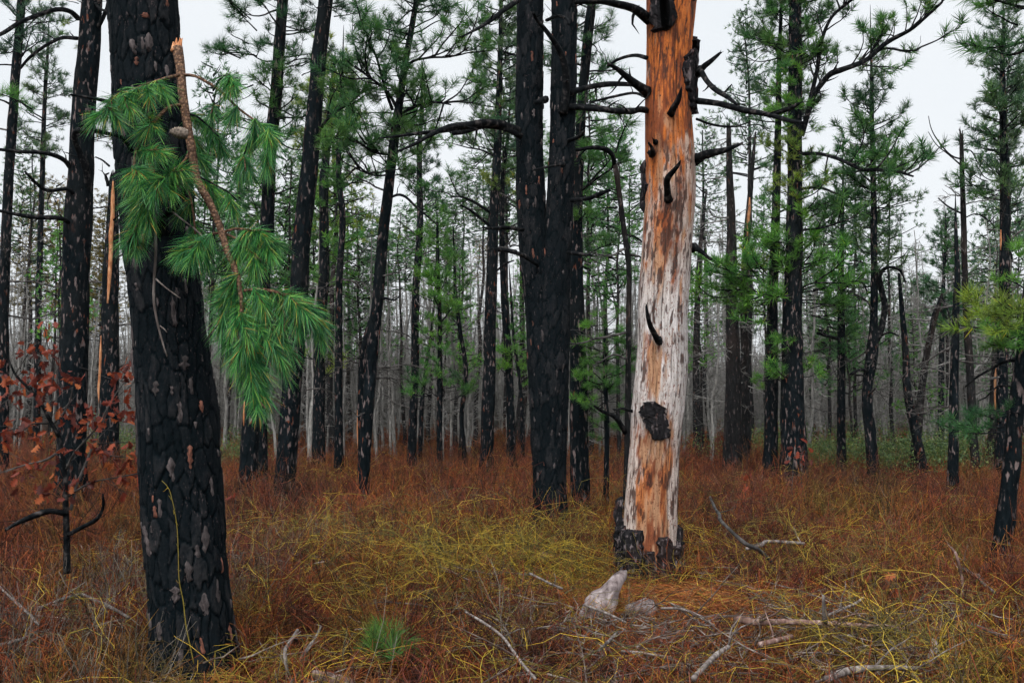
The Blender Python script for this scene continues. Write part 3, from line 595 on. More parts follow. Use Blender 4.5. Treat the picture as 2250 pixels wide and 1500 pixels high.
tree('dead_tree', 'dead pole leaning left with grey twigs, right of the gnarled pine', 19, [(2015, 950, 18), (2025, 850, 16), (2035, 780, 14), (2052, 710, 11), (2070, 645, 6)], mat='bark_grey', dead=14, grey_dead=True, dead_range=(640, 900), cat='dead tree', limbs=[([(2068, 650, 5), (2050, 690, 4), (2040, 760, 3)], -.4), ([(2069, 650, 5), (2085, 690, 4), (2090, 730, 3)], -.4)])
tree('dead_tree', 'burnt forked pole leaning right behind the grey leaning pole', 18, [(2016, 970, 20), (1995, 870, 18), (1990, 780, 14), (1980, 660, 10), (1975, 600, 5)], dead=10, cat='dead tree')
tree('dead_tree', 'dark narrow pole with base before the green bushes on the right', 15.5, [(2094, 1000, 22), (2097, 850, 19), (2100, 700, 16), (2103, 600, 12), (2100, 500, 7)], top=4.8, dead=13, cat='dead tree')
tree('dead_tree', 'peeling trunk with orange bared wood near the right edge', 20, [(2182, 960, 22), (2186, 850, 20), (2190, 770, 18), (2192, 700, 12)], broken=True, dead=4, cat='dead tree', mat='bark_grey', tears=[([(2190, 780), (2187, 820), (2184, 860), (2183, 900)], 12)])
tree('pine_tree', 'dark bushy pine standing low between the right dead poles', 26, [(2068, 960, 14), (2068, 800, 12), (2072, 650, 9), (2078, 500, 5)], top=6.6, crown=[(470, 560, 35, 12, DARKG), (540, 720, 50, 20, DARKG)], dead=6)

# ------------------------------------------------------------------ detailed trunks
def voro(u, v, per, seed):                                 # u periodic with per cells; returns F1, F2, cell hash
    iu, iv = np.floor(u).astype(np.int64), np.floor(v).astype(np.int64)
    f1 = np.full(u.shape, 9.0); f2 = np.full(u.shape, 9.0); ch = np.zeros(u.shape)
    def h(a, b, s):
        n = ((a % per) * 73856093 ^ b * 19349663 ^ (s + seed) * 83492791) & 0xffffffff
        n = ((n ^ (n >> 15)) * 2246822519) & 0xffffffff; n = ((n ^ (n >> 13)) * 3266489917) & 0xffffffff
        return ((n ^ (n >> 16)) & 0xffff) / 65535.
    for a in (-1, 0, 1):
        for b in (-1, 0, 1):
            cu, cv = iu + a, iv + b
            d = np.hypot(cu + .1 + .8 * h(cu, cv, 1) - u, cv + .1 + .8 * h(cu, cv, 2) - v)
            c = h(cu, cv, 3); near = d < f1
            f2 = np.where(near, f1, np.minimum(f2, d)); ch = np.where(near, c, ch); f1 = np.where(near, d, f1)
    return f1, f2, ch
class Trunk:
    def __init__(s, table, Y, zlo, zhi, seed, cells, cellh, amp, lump=.02, kind='bark'):
        P = np.array([at((a + b) / 2, y, Y) for y, a, b in table]); r = np.array([(b - a) * .5 * Y / FPX for y, a, b in table])
        o = np.argsort(P[:, 2]); s.z, s.x, s.r = P[o, 2], P[o, 0], r[o]; s.Y = Y
        s.zlo, s.zhi, s.seed, s.cells, s.cellh, s.amp, s.lump, s.kind = zlo, zhi, seed, cells, cellh, amp, lump, kind
    def cen(s, z):
        k = (s.x[-1] - s.x[-3]) / (s.z[-1] - s.z[-3]); k0 = (s.x[2] - s.x[0]) / (s.z[2] - s.z[0])
        x = np.interp(z, s.z, s.x) + np.maximum(0, z - s.z[-1]) * k + np.minimum(0, z - s.z[0]) * k0
        return x, np.interp(z, s.z, s.r) * (1 + .5 * np.clip(.25 - z, 0, .4))
    def disp(s, th, z):
        c, sn = np.cos(th), np.sin(th)
        lum = (fbm(np.c_[c * 1.4, sn * 1.4, z * 1.7], 3, s.seed) - .5) * 2 * s.lump
        if s.kind == 'bark':
            wv = (fbm(np.c_[c * 3, sn * 3, z * 5], 3, s.seed + 5) - .5) * 1.6
            u = (th / (2 * math.pi) % 1) * s.cells + wv * .9; v = z / s.cellh + wv * .7
            f1, f2, ch = voro(u, v, s.cells, s.seed)
            e = smooth(.0, .13, f2 - f1)
            fine = fbm(np.c_[c * 14, sn * 14, z * 30], 4, s.seed + 3) - .5
            return lum + s.amp * (e - .6) + s.amp * .7 * (ch - .5) * e + fine * s.amp * .8
        fl = fbm(np.c_[c * 4, sn * 4, z * .6], 4, s.seed + 3) - .5
        return lum + fl * s.amp - .007 * s.cracks(th, z)
    def cracks(s, th, z):
        q = np.zeros_like(th); rg = np.random.default_rng(8)
        for _ in range(40):
            t0, z0, ln, wd = rg.uniform(-3.6, .5), rg.uniform(.1, 4.6), rg.uniform(.15, .8), rg.uniform(.016, .042)
            path = t0 + (z - z0) * rg.uniform(-.10, .10) + (vnoise(np.c_[z * 9, z * 0 + t0 * 7, z * 0], 3) - .5) * .10
            d = (th - path + math.pi) % (2 * math.pi) - math.pi; f = np.clip(1 - ((z - z0) / ln) ** 2, 0, 1)
            q = np.maximum(q, np.clip(1 - np.abs(d) / (wd * (.25 + .75 * f) + 1e-6), 0, 1) * (f > 0) * np.sqrt(f))
        return q
    def pos(s, th, z, off=0.0):
        x, r = s.cen(z); rr = r + s.disp(th, z) + off
        return np.stack([x + np.cos(th) * rr, s.Y + np.sin(th) * rr, z], -1)
    def mesh(s, mb, nth, dz):
        zs = np.arange(s.zlo, s.zhi, dz); th = np.arange(nth) * 2 * math.pi / nth
        T, Z = np.meshgrid(th, zs); p = s.pos(T.ravel(), Z.ravel())
        ids = np.arange(len(zs) * nth).reshape(len(zs), nth); nx = np.roll(ids, -1, 1)
        mb.add(p, np.stack([ids[:-1], nx[:-1], nx[1:], ids[1:]], -1).reshape(-1, 4))
        if s.kind == 'bark': s.ridge = np.clip(.5 + (s.disp(T.ravel(), Z.ravel()) - (fbm(np.c_[np.cos(T.ravel()) * 1.4, np.sin(T.ravel()) * 1.4, Z.ravel() * 1.7], 3, s.seed) - .5) * 2 * s.lump) / (s.amp * 2.2), 0, 1)
        return T.ravel(), Z.ravel()
    def paint(s, o):
        a = o.data.attributes.new('ridge', 'FLOAT', 'POINT'); a.data.foreach_set('value', s.ridge.astype(np.float32))
    def tz(s, px, py):                                     # the angle and height of a pixel on the front of the trunk
        z = at(px, py, s.Y)[2]; x, r = s.cen(np.array([z])); X = at(px, py, s.Y)[0]
        return -math.acos(np.clip((X - x[0]) / r[0], -1, 1)), z
def patch_mesh(tr, th, z, hw, hh, lift, rows=7, cols=5, seed=0, ragged=.42, sharp=.55):
    t = np.linspace(-1, 1, rows); s_ = np.linspace(-1, 1, cols); mb = MB()
    rg = np.random.default_rng(seed)
    wl = hw * (1 - np.abs(t) ** 2.2) ** sharp * (1 + ragged * rg.normal(size=rows)) + .002
    sh = rg.normal(size=rows).cumsum() * hw * .12
    x, r = tr.cen(np.array([z])); r = r[0]
    S = sh[:, None] + wl[:, None] * s_[None]; Tt = np.repeat(t[:, None], cols, 1)
    edge = (1 - np.abs(s_[None]) ** 3) * (1 - np.abs(Tt) ** 3)
    off = -.006 + (lift + .006) * smooth(0, .45, edge) + rg.normal(size=S.shape) * lift * .25
    p = tr.pos((th + S / r).ravel(), (z + Tt * hh).ravel(), off.ravel())
    ids = np.arange(rows * cols).reshape(rows, cols)
    mb.add(p, np.stack([ids[:-1, :-1], ids[:-1, 1:], ids[1:, 1:], ids[1:, :-1]], -1).reshape(-1, 4)); return mb
def plates(tr, root, n, hw, hh, lift, seed, zmin=.15, zmax=None, rust=.15):
    rg = np.random.default_rng(seed); done = []
    tries = 0
    while len(done) < n and tries < n * 30:
        tries += 1
        th = rg.uniform(-math.pi * 1.12, math.pi * .12); z = rg.uniform(zmin, zmax or tr.zhi)
        if any(abs((th - a) * tr.r.mean()) < hw * 2.0 and abs(z - b) < hh * 1.6 for a, b in done): continue
        done.append((th, z)); f = .4 + 1.1 * rg.random() ** 1.6
        o = part('bark_plate', patch_mesh(tr, th, z, hw * f * rg.uniform(.7, 1.2), hh * f, lift * rg.uniform(.6, 1.3), seed=int(rg.integers(1e6))), M['plate_rust'] if rg.random() < rust else M['plate'], root)

# the foreground pine
HT = Trunk([(0, 237, 388), (100, 244, 398), (200, 250, 405), (300, 254, 412), (430, 264, 422), (560, 278, 430), (700, 294, 444), (800, 302, 460), (900, 308, 474), (1000, 313, 480), (1100, 317, 486), (1200, 323, 494), (1300, 331, 502), (1400, 338, 511), (1470, 342, 518)], 5.6, -.12, 6.0, 3, 23, .18, .0115, .016)
hroot = thing('pine_tree', (float(HT.cen(np.array([0.]))[0][0]), 5.6, float(gz(-1.7, 5.6))), 'big charred foreground pine trunk with scaly pink-grey bark flakes', 'tree')
mb = MB(); HT.mesh(mb, 230, .011); HT.paint(part('trunk', mb, M['hero_bark'], hroot))
plates(HT, hroot, 85, .014, .052, .005, 21, rust=.16, zmax=4.2)
for (px, py, hw_, hh_, ru) in [(350, 118, .022, .06, 0), (345, 62, .018, .018, 1), (325, 130, .02, .05, 0), (328, 160, .012, .03, 1), (405, 690, .016, .09, 0), (352, 470, .015, .12, 0), (370, 855, .016, .045, 0), (425, 800, .024, .045, 0), (405, 1020, .016, .06, 0), (440, 1000, .014, .07, 1), (347, 1180, .022, .09, 0), (465, 1175, .02, .08, 0), (410, 1290, .024, .05, 0), (440, 1240, .02, .06, 0), (380, 1370, .018, .06, 0), (425, 1420, .02, .05, 0), (370, 1115, .012, .035, 1), (318, 960, .012, .12, 0), (308, 800, .014, .1, 0)]:
    th, z = HT.tz(px, py)
    part('bark_plate', patch_mesh(HT, th, z, hw_, hh_, .009, 9, 5, int(px + py)), M['plate_rust'] if ru else M['plate'], hroot)
def stub(root, pts, mat, name='limb_stub', sides=8, Y=None, seed=1):
    q = np.array([at(a, b, y) for a, b, y, w_ in pts]); rr = np.array([w_ * .5 * y / FPX for a, b, y, w_ in pts])
    mb = MB(); P, r = rough_tube(mb, q, rr * .78, 10, .018, .36, seed, .9, 9)
    ax = nrm(P[-1] - P[-3])
    for _ in range(6):
        o_ = rng.normal(size=3) * r[-1] * .6; e = P[-1] + o_ + (ax + rng.normal(size=3) * .3) * rng.uniform(.5, 2.2) * min(r[-1], .014)
        tubes(mb, np.array([P[-2] + o_ * .6, P[-1] + o_ * .8, e])[None], np.array([[r[-1] * .5, r[-1] * .4, .0015]]), 4)
    return part(name, mb, mat, root)
stub(hroot, [(352, 520, 5.45, 30), (354, 478, 5.30, 27), (372, 462, 5.2, 24), (392, 446, 5.14, 22), (405, 424, 5.12, 17), (400, 416, 5.12, 11)], M['hero_bark'])
stub(hroot, [(372, 430, 5.3, 12), (366, 412, 5.24, 10), (352, 404, 5.22, 6)], M['hero_bark'])
stub(hroot, [(290, 330, 5.42, 16), (262, 300, 5.3, 12), (230, 292, 5.25, 10), (178, 275, 5.2, 7)], M['hero_bark'])
stub(hroot, [(262, 232, 5.5, 16), (230, 222, 5.4, 13), (200, 215, 5.35, 9), (158, 208, 5.3, 6)], M['limb'])

# the forked pine
W1 = Trunk([(0, 1136, 1192), (100, 1135, 1192), (233, 1134, 1192), (350, 1134, 1194), (460, 1136, 1200), (560, 1143, 1212), (640, 1151, 1222), (700, 1156, 1232), (800, 1160, 1240), (900, 1165, 1243), (1000, 1169, 1242), (1060, 1171, 1243), (1110, 1171, 1246)], 10.5, -.12, 8.0, 5, 13, .20, .013, .012)
W2 = Trunk([(0, 1211, 1268), (100, 1212, 1268), (233, 1211, 1265), (350, 1206, 1262), (460, 1200, 1258), (560, 1192, 1254), (640, 1186, 1251), (700, 1184, 1251), (800, 1188, 1250), (900, 1192, 1247), (1000, 1192, 1244), (1060, 1190, 1240)], 10.44, .25, 8.0, 6, 12, .20, .013, .012)
wroot = thing('pine_tree', (float(W1.cen(np.array([0.]))[0][0]), 10.5, float(gz(.3, 10.5))), 'charred pine forking into two parallel trunks at the picture centre', 'tree')
for tr in (W1, W2):
    mb = MB(); tr.mesh(mb, 110, .022); tr.paint(part('trunk', mb, M['hero_bark'], wroot)); plates(tr, wroot, 75, .012, .050, .005, 31 + tr.seed, zmin=.5, zmax=5.9, rust=.28)
def wlimb(lp, Y0, dy, root=wroot, mat='limb', twigs=True, name='limb'):
    m = len(lp); q = np.array([at(a, b, Y0 + dy * i / (m - 1)) for i, (a, b, c) in enumerate(lp)]); rr = np.array([c * .5 * Y0 / FPX for a, b, c in lp])
    mb = MB(); P, r = rough_tube(mb, q, rr, 8, .05, .16, int(abs(lp[0][0] + lp[-1][1])), .7, 4)
    if twigs:
        for _ in range(max(1, len(P) // 6)):
            i = rng.integers(2, len(P)); d = nrm(P[i] - P[i - 1]) + rng.normal(size=3) * .8
            tw = wander(1, 5, P[i][None], d[None], [rng.uniform(.06, .25)], .25, .02); tubes(mb, tw, np.linspace(r[i] * .45, .002, 5)[None], 4)
    return part(name, mb, M[mat], root)
for lp, dy in [([(1140, 285, 16), (1100, 272, 17), (1060, 270, 16), (1020, 276, 14), (985, 280, 12), (940, 300, 9), (915, 315, 7), (872, 333, 4)], -1.6),
               ([(1145, 300, 14), (1110, 282, 13), (1050, 275, 12), (990, 284, 10), (930, 292, 8), (880, 298, 6), (832, 304, 3)], -.9), ([(1060, 276, 12), (1020, 290, 11), (996, 293, 9)], -.6),
               ([(1140, 0, 12), (1110, 20, 11), (1085, 40, 10), (1055, 60, 7), (1015, 82, 4)], -1.0), ([(1150, 505, 10), (1110, 500, 9), (1085, 502, 7), (1060, 500, 4)], -.5),
               ([(1180, 582, 10), (1150, 562, 10), (1120, 552, 9), (1082, 546, 6)], -.7), ([(1240, 250, 20), (1244, 170, 17), (1228, 110, 13), (1205, 75, 10), (1178, 40, 8), (1172, 28, 6)], -.6),
               ([(1250, 205, 14), (1290, 192, 14), (1340, 185, 13), (1385, 185, 11), (1415, 190, 9)], .4), ([(1200, 220, 18), (1175, 225, 10)], -.2), ([(1200, 45, 8), (1225, 36, 7), (1245, 42, 7), (1250, 55, 4)], -.5),
               ([(1250, 235, 14), (1310, 238, 14), (1370, 245, 13), (1412, 240, 10)], .3), ([(1250, 308, 10), (1275, 298, 8), (1282, 288, 5)], -.3), ([(1255, 440, 10), (1290, 436, 9), (1315, 428, 11), (1340, 418, 7)], -.5),
               ([(1240, 360, 9), (1215, 364, 6), (1170, 374, 4)], -.5), ([(1248, 555, 9), (1275, 558, 8), (1300, 560, 5)], -.3), ([(1270, 2, 16), (1330, 4, 16), (1375, 15, 17), (1410, 30, 16)], .5)]:
    wlimb(lp, 10.3, dy)

# ------------------------------------------------------------------ the bare snag
SN = Trunk([(-60, 1421, 1536), (0, 1420, 1533), (80, 1421, 1524), (150, 1421, 1518), (220, 1418, 1518), (300, 1416, 1524), (370, 1417, 1527), (440, 1416, 1527), (500, 1412, 1523), (600, 1406, 1515), (700, 1402, 1508), (760, 1401, 1509), (820, 1397, 1509), (900, 1388, 1503), (960, 1385, 1494), (1000, 1382, 1490), (1100, 1375, 1487), (1200, 1369, 1487), (1270, 1366, 1490)], 8.2, -.12, 6.3, 9, 12, .2, .018, .012, 'wood')
sroot = thing('bare_snag', (float(SN.cen(np.array([0.]))[0][0]), 8.2, float(gz(1.1, 8.2))), 'dead barkless pine trunk of orange and silver-grey wood with horn-like stubs', 'dead tree')
mb = MB(); TH, ZZ = SN.mesh(mb, 250, .012)
o = part('trunk', mb, M['snag'], sroot)
def snag_paint():
    py = np.interp(ZZ, [at(1440, y, 8.2)[2] for y in range(1300, -400, -50)], list(range(1300, -400, -50)))
    u = np.cos(TH); X, Yc = np.cos(TH) * .22, np.sin(TH) * .22
    def f(h, vv, seed, o=4): return fbm(np.c_[X * h, Yc * h, ZZ * vv], o, seed) - .5
    a1, b1, c1 = f(6, 2.2, 40), f(16, 5, 41), f(48, 13, 42, 3); a2, b2, c2 = f(7, 2.6, 50), f(18, 4.5, 51), f(55, 12, 52, 3); st = f(40, 1.3, 60)
    gb = np.interp(py, [0, 250, 320, 440, 520, 620, 700, 880, 940, 1010, 1250], [.02, .06, .40, .40, .30, .50, .80, .76, .42, .34, .30])
    gb = gb + .22 * smooth(.3, .95, u) * (py > 290) + .16 * smooth(.6, .98, np.abs(u)) * (py > 330) + .26 * smooth(.30, .75, np.abs(u)) * (py > 880)
    gb = gb - .30 * np.exp(-((py - 560) / 100) ** 2 - ((u + .35) / .5) ** 2) - .32 * np.exp(-((py - 770) / 70) ** 2 - ((u + .35) / .3) ** 2) - .30 * np.exp(-((py - 1100) / 150) ** 2 - ((u - .1) / .38) ** 2)
    g = smooth(.30, .72, gb + a1 * 1.3 + b1 * .9 + c1 * .7 + st * .7)
    wb = np.interp(py, [0, 120, 260, 400, 560, 700, 900, 1000, 1250], [.85, 1.0, .95, .55, .4, .3, .35, .45, .55])
    wm = smooth(.3, .75, wb + a2 * 1.2 + b2 * 1.0 + st * .8)
    tan = np.array([.40, .225, .130]); org = np.array([.52, .145, .026]); sil = np.array([.60, .605, .62]); rust = np.array([.19, .045, .015]); dark = np.array([.045, .018, .012])
    og = org + (np.array([.44, .155, .050]) - org) * smooth(300, 950, py)[:, None]
    c = tan + (og - tan) * wm[:, None]
    rb = np.interp(py, [0, 90, 160, 260, 330, 500, 620, 700, 880, 960, 1300], [.66, .46, .62, .64, .50, .60, .58, .32, .34, .50, .46])
    r = smooth(.40, .64, rb + a2 * -1.2 + b2 * 1.3 + c2 * 1.2 + st * .8)
    c = c + (rust - c) * (r * .85)[:, None]
    wmx = np.interp(py, [300, 560, 700, 900, 1000], [.85, .5, .12, .2, .5])[:, None]; sv = sil + (np.array([.46, .33, .25]) - sil) * wmx
    c = c + (sv * (1 + c2 * .8 + st * .5)[:, None] - c) * (g * .9)[:, None]
    d = smooth(.60, .70, .42 + b2 * 1.0 + c1 * 1.2 + a1 * .5 + .06 * (py < 620) + .05 * (py > 900))
    c = c + (dark - c) * (d * .9)[:, None]
    for (bx, by, wx, wy, k_) in [(-.15, 545, .55, 40, .55), (-.3, 330, .5, 26, .6), (.2, 440, .5, 30, .55), (.0, 200, .5, 30, .5), (.2, 262, .5, 26, .6), (-.2, 760, .35, 16, .5), (-.4, 935, .3, 50, .6), (.45, 1010, .1, 60, .6), (-.1, 1040, .12, 40, .5), (.1, 1150, .15, 60, .5), (-.05, 90, .5, 20, .6)]:
        m = np.exp(-((u - bx) / wx) ** 2 - ((py - by) / wy) ** 2) * smooth(.35, .6, .5 + b1 * 1.6 + c2) * k_
        c = c + (np.array([.085, .030, .016]) - c) * np.clip(m, 0, 1)[:, None]
    ck = SN.cracks(TH, ZZ); c = c * (1 - .85 * ck[:, None]) 
    at2 = o.data.color_attributes.new('paint', 'FLOAT_COLOR', 'POINT')
    at2.data.foreach_set('color', np.c_[np.clip(c, .004, 1), np.ones(len(c))].astype(np.float32).ravel())
snag_paint()
def bark_slab_on(tr, root, outline, lift, seed, rows=26, cols=16, mat='hero_bark', name='bark_remnant', nplates=0):
    # outline: (py, left px, right px) rows from top to bottom, following the trunk
    rg = np.random.default_rng(seed); py = np.linspace(outline[0][0], outline[-1][0], rows)
    l = np.interp(py, [a for a, b, c in outline], [b for a, b, c in outline]) + rg.normal(size=rows) * 2.6
    r = np.interp(py, [a for a, b, c in outline], [c for a, b, c in outline]) + rg.normal(size=rows) * 2.2
    s = np.linspace(0, 1, cols); Zr = np.array([at(1440, p_, tr.Y)[2] for p_ in py]); xc, rc = tr.cen(Zr)
    X = np.array([[at(l[i] + (r[i] - l[i]) * q_, py[i], tr.Y)[0] for q_ in s] for i in range(rows)])
    c = (X - xc[:, None]) / rc[:, None]; ex = np.maximum(0, np.abs(c) - 1)
    th = np.where(np.abs(c) <= 1, -np.arccos(np.clip(c, -1, 1)), np.where(c > 0, 1.2 * ex, -math.pi - 1.2 * ex))
    ii, jj = np.meshgrid(np.arange(rows), np.arange(cols), indexing='ij'); e = np.minimum(np.minimum(ii, rows - 1 - ii), np.minimum(jj, cols - 1 - jj))
    nv = vnoise(np.c_[s[jj.ravel()] * 5 + seed, py[ii.ravel()] * .045, np.full(rows * cols, .5)], seed).reshape(rows, cols)
    of = np.where(e == 0, -.012, lift * (.45 + .9 * nv + .25 * rg.random((rows, cols)))) + ex * rc[:, None] * .9
    V = tr.pos(th.ravel(), np.repeat(Zr, cols), of.ravel())
    ids = np.arange(rows * cols).reshape(rows, cols)
    mb = MB(); mb.add(np.array(V), np.stack([ids[:-1, :-1], ids[1:, :-1], ids[1:, 1:], ids[:-1, 1:]], -1).reshape(-1, 4))
    part(name, mb, M[mat], root, smooth_=False)
M['remnant'] = m_bark('remnant_bark', (.004, .005, .006), (.018, .017, .019), (.16, .135, .14), (.14, .07, .06), .42, 1.3)
bark_slab_on(SN, sroot, [(-50, 1425, 1478), (20, 1428, 1474), (60, 1426, 1482), (86, 1438, 1462)], .035, 1, mat='remnant')
bark_slab_on(SN, sroot, [(78, 1524, 1532), (110, 1518, 1534), (140, 1494, 1537), (175, 1490, 1541), (215, 1500, 1540), (250, 1512, 1530)], .04, 2, mat='remnant')
bark_slab_on(SN, sroot, [(880, 1420, 1430), (895, 1402, 1452), (920, 1404, 1458), (945, 1418, 1464), (966, 1428, 1448)], .028, 3, 22, 16, mat='remnant')
bark_slab_on(SN, sroot, [(940, 1452, 1464), (955, 1450, 1466), (962, 1454, 1464)], .02, 4, 6, 5, mat='remnant')
bark_slab_on(SN, sroot, [(350, 1411, 1420), (400, 1407, 1420), (470, 1410, 1418)], .02, 5, 9, 5, mat='remnant')
for i, (t_, l, r) in enumerate([(1092, 1355, 1367), (1150, 1358, 1380), (1156, 1376, 1408), (1200, 1405, 1432), (1170, 1434, 1466), (1192, 1464, 1484), (1152, 1484, 1497), (1186, 1478, 1499)]):
    bark_slab_on(SN, sroot, [(t_, l + 4, r - 3), (t_ + 12, l, r), (1240, l - 1, r + 1), (1298, l - 3, r + 4)], .03 + .012 * (i % 3), 60 + i, 20, 9, mat='remnant')
SNW = [([(1470, 440, 8.0, 26), (1468, 420, 7.9, 22), (1468, 396, 7.78, 19), (1478, 378, 7.7, 15), (1492, 360, 7.62, 9), (1495, 354, 7.6, 4)], 'limb'),
       ([(1476, 250, 8.0, 22), (1482, 235, 7.9, 19), (1492, 215, 7.82, 15), (1497, 198, 7.78, 8)], 'limb'),
       ([(1432, 335, 8.0, 14), (1430, 322, 7.93, 10), (1425, 314, 7.9, 6)], 'limb'), ([(1440, 312, 8.0, 10), (1436, 306, 7.95, 6)], 'limb'),
       ([(1446, 748, 8.0, 22), (1440, 735, 7.9, 17), (1430, 715, 7.8, 14), (1424, 695, 7.74, 11), (1420, 672, 7.7, 6)], 'limb'),
       ([(1528, 350, 8.2, 26), (1560, 340, 8.0, 23), (1595, 330, 7.85, 17), (1632, 315, 7.75, 7)], 'limb'),
       ([(1534, 160, 8.2, 20), (1548, 145, 8.1, 18), (1565, 132, 8.0, 14), (1581, 118, 7.95, 8)], 'limb'),
       ([(1524, 545, 8.2, 16), (1545, 556, 8.05, 12), (1562, 570, 8.0, 7)], 'limb'), ([(1392, 905, 8.2, 10), (1370, 898, 8.1, 8), (1350, 900, 8.0, 5)], 'limb'),
       ([(1462, 62, 8.02, 26), (1460, 20, 7.9, 26), (1456, -30, 7.72, 24), (1452, -80, 7.6, 22)], 'hero_bark'), ([(1520, 0, 8.1, 22), (1526, -20, 8.0, 18)], 'limb')]
for pts, m_ in SNW:
    pts = [(pts[0][0], pts[0][1], pts[0][2] + .06, pts[0][3] * 1.7)] + pts
    stub(sroot, pts, M[m_], 'branch_stub', seed=int(pts[0][0]))
for lp, dy in [([(1424, 205, 26), (1405, 190, 20), (1380, 170, 15), (1355, 150, 10), (1336, 140, 6)], -.5), ([(1420, 242, 15), (1405, 240, 14), (1385, 246, 13), (1330, 242, 11), (1290, 238, 10), (1265, 235, 8)], -.9),
               ([(1420, 128, 9), (1395, 122, 8), (1360, 130, 8), (1335, 145, 5)], .7), ([(1425, 40, 26), (1405, 26, 20), (1380, 14, 15), (1330, 4, 12), (1265, 5, 10)], -.7), ([(1422, 215, 7), (1395, 205, 6), (1345, 214, 6), (1295, 226, 4)], .4),
               ([(1530, 222, 13), (1580, 228, 13), (1640, 242, 13), (1700, 255, 11), (1740, 266, 8), (1765, 270, 5)], -1.0), ([(1690, 254, 11), (1715, 245, 10), (1738, 238, 10), (1755, 228, 7)], -.3),
               ([(1540, 155, 13), (1555, 180, 13), (1575, 200, 12), (1600, 215, 10), (1620, 230, 5)], -.6), ([(1590, 206, 5), (1600, 195, 4), (1608, 186, 3)], -.1), ([(1530, 262, 6), (1570, 275, 6), (1610, 278, 5), (1650, 268, 3)], .7)]:
    wlimb(lp, 8.15, dy, sroot)

# ------------------------------------------------------------------ the torn bough with long needles hanging on the foreground pine
broot = thing('torn_pine_bough', at(400, 300, 5.2), 'freshly torn pine bough with long green needles hanging against the foreground trunk', 'branch')
def bpart(name, pts, mat, Y0, Y1, sides=8, amp=.12):
    m = len(pts); q = np.array([at(a, b, Y0 + (Y1 - Y0) * i / (m - 1)) for i, (a, b, c) in enumerate(pts)]); rr = np.array([c * .5 * Y0 / FPX for a, b, c in pts])
    mb = MB(); P, r = rough_tube(mb, q, rr, sides, .03, amp, int(pts[0][0])); return part(name, mb, mat, broot), P, r
bpart('limb', [(390, 105, 24), (397, 150, 21), (401, 200, 21), (411, 270, 20), (420, 330, 19), (434, 400, 18), (458, 440, 17), (482, 495, 15), (500, 550, 14), (522, 605, 12), (530, 660, 9), (533, 720, 7)], M['shoot'], 5.26, 4.95, 12)
mb = MB()
for _ in range(16):
    a, b = rng.uniform(378, 398), rng.uniform(84, 112); q = at(a, 112, 5.30 - rng.random() * .06)
    tubes(mb, np.array([q, (q + at(a, b, 5.28)) / 2, at(a + rng.normal() * 2, b - 4, 5.28)])[None], np.array([[.013, .010, .002]]), 5)
part('torn_end', mb, M['torn'], broot)
for pts, y0, y1 in [([(395, 165, 8), (365, 172, 7), (330, 183, 6), (285, 200, 5), (250, 212, 5), (238, 226, 4), (232, 248, 4)], 5.2, 5.02), ([(402, 232, 8), (380, 232, 8), (355, 250, 8), (332, 275, 8), (310, 305, 7), (300, 330, 6), (294, 372, 5)], 5.18, 5.0),
                    ([(405, 165, 8), (425, 166, 7), (450, 178, 7), (490, 205, 7), (520, 235, 6), (565, 268, 5), (590, 285, 4)], 5.2, 5.15), ([(468, 200, 5), (478, 185, 5), (487, 170, 4), (505, 165, 3)], 5.18, 5.15), ([(478, 192, 5), (472, 210, 4), (470, 230, 3)], 5.18, 5.15),
                    ([(412, 250, 5), (430, 255, 5), (450, 270, 4), (480, 300, 3)], 5.18, 5.2), ([(486, 512, 7), (462, 515, 7), (440, 530, 6), (415, 545, 4)], 5.08, 4.98), ([(490, 510, 6), (515, 503, 6), (548, 506, 5), (580, 520, 4)], 5.08, 5.0), ([(492, 512, 6), (520, 525, 6), (542, 544, 5), (560, 560, 4)], 5.08, 5.05),
                    ([(528, 640, 7), (565, 636, 7), (600, 640, 8), (640, 655, 8), (668, 675, 6), (690, 700, 4)], 5.0, 4.95), ([(530, 690, 7), (540, 760, 6), (552, 820, 5), (565, 860, 4)], 4.98, 4.95), ([(418, 330, 6), (400, 360, 6), (372, 380, 5), (355, 395, 4)], 5.15, 5.0), ([(430, 385, 5), (470, 405, 4), (505, 425, 4), (520, 440, 3)], 5.12, 5.15),
                    ([(355, 395, 5), (330, 420, 4), (310, 470, 4), (295, 520, 3)], 5.02, 5.05), ([(405, 390, 6), (420, 440, 5), (430, 520, 4)], 5.12, 5.1), ([(565, 268, 5), (550, 300, 4), (535, 345, 3)], 5.15, 5.15)]:
    bpart('twig', pts, M['shoot'] if pts[0][2] > 5 else M['limb'], y0, y1, 6)
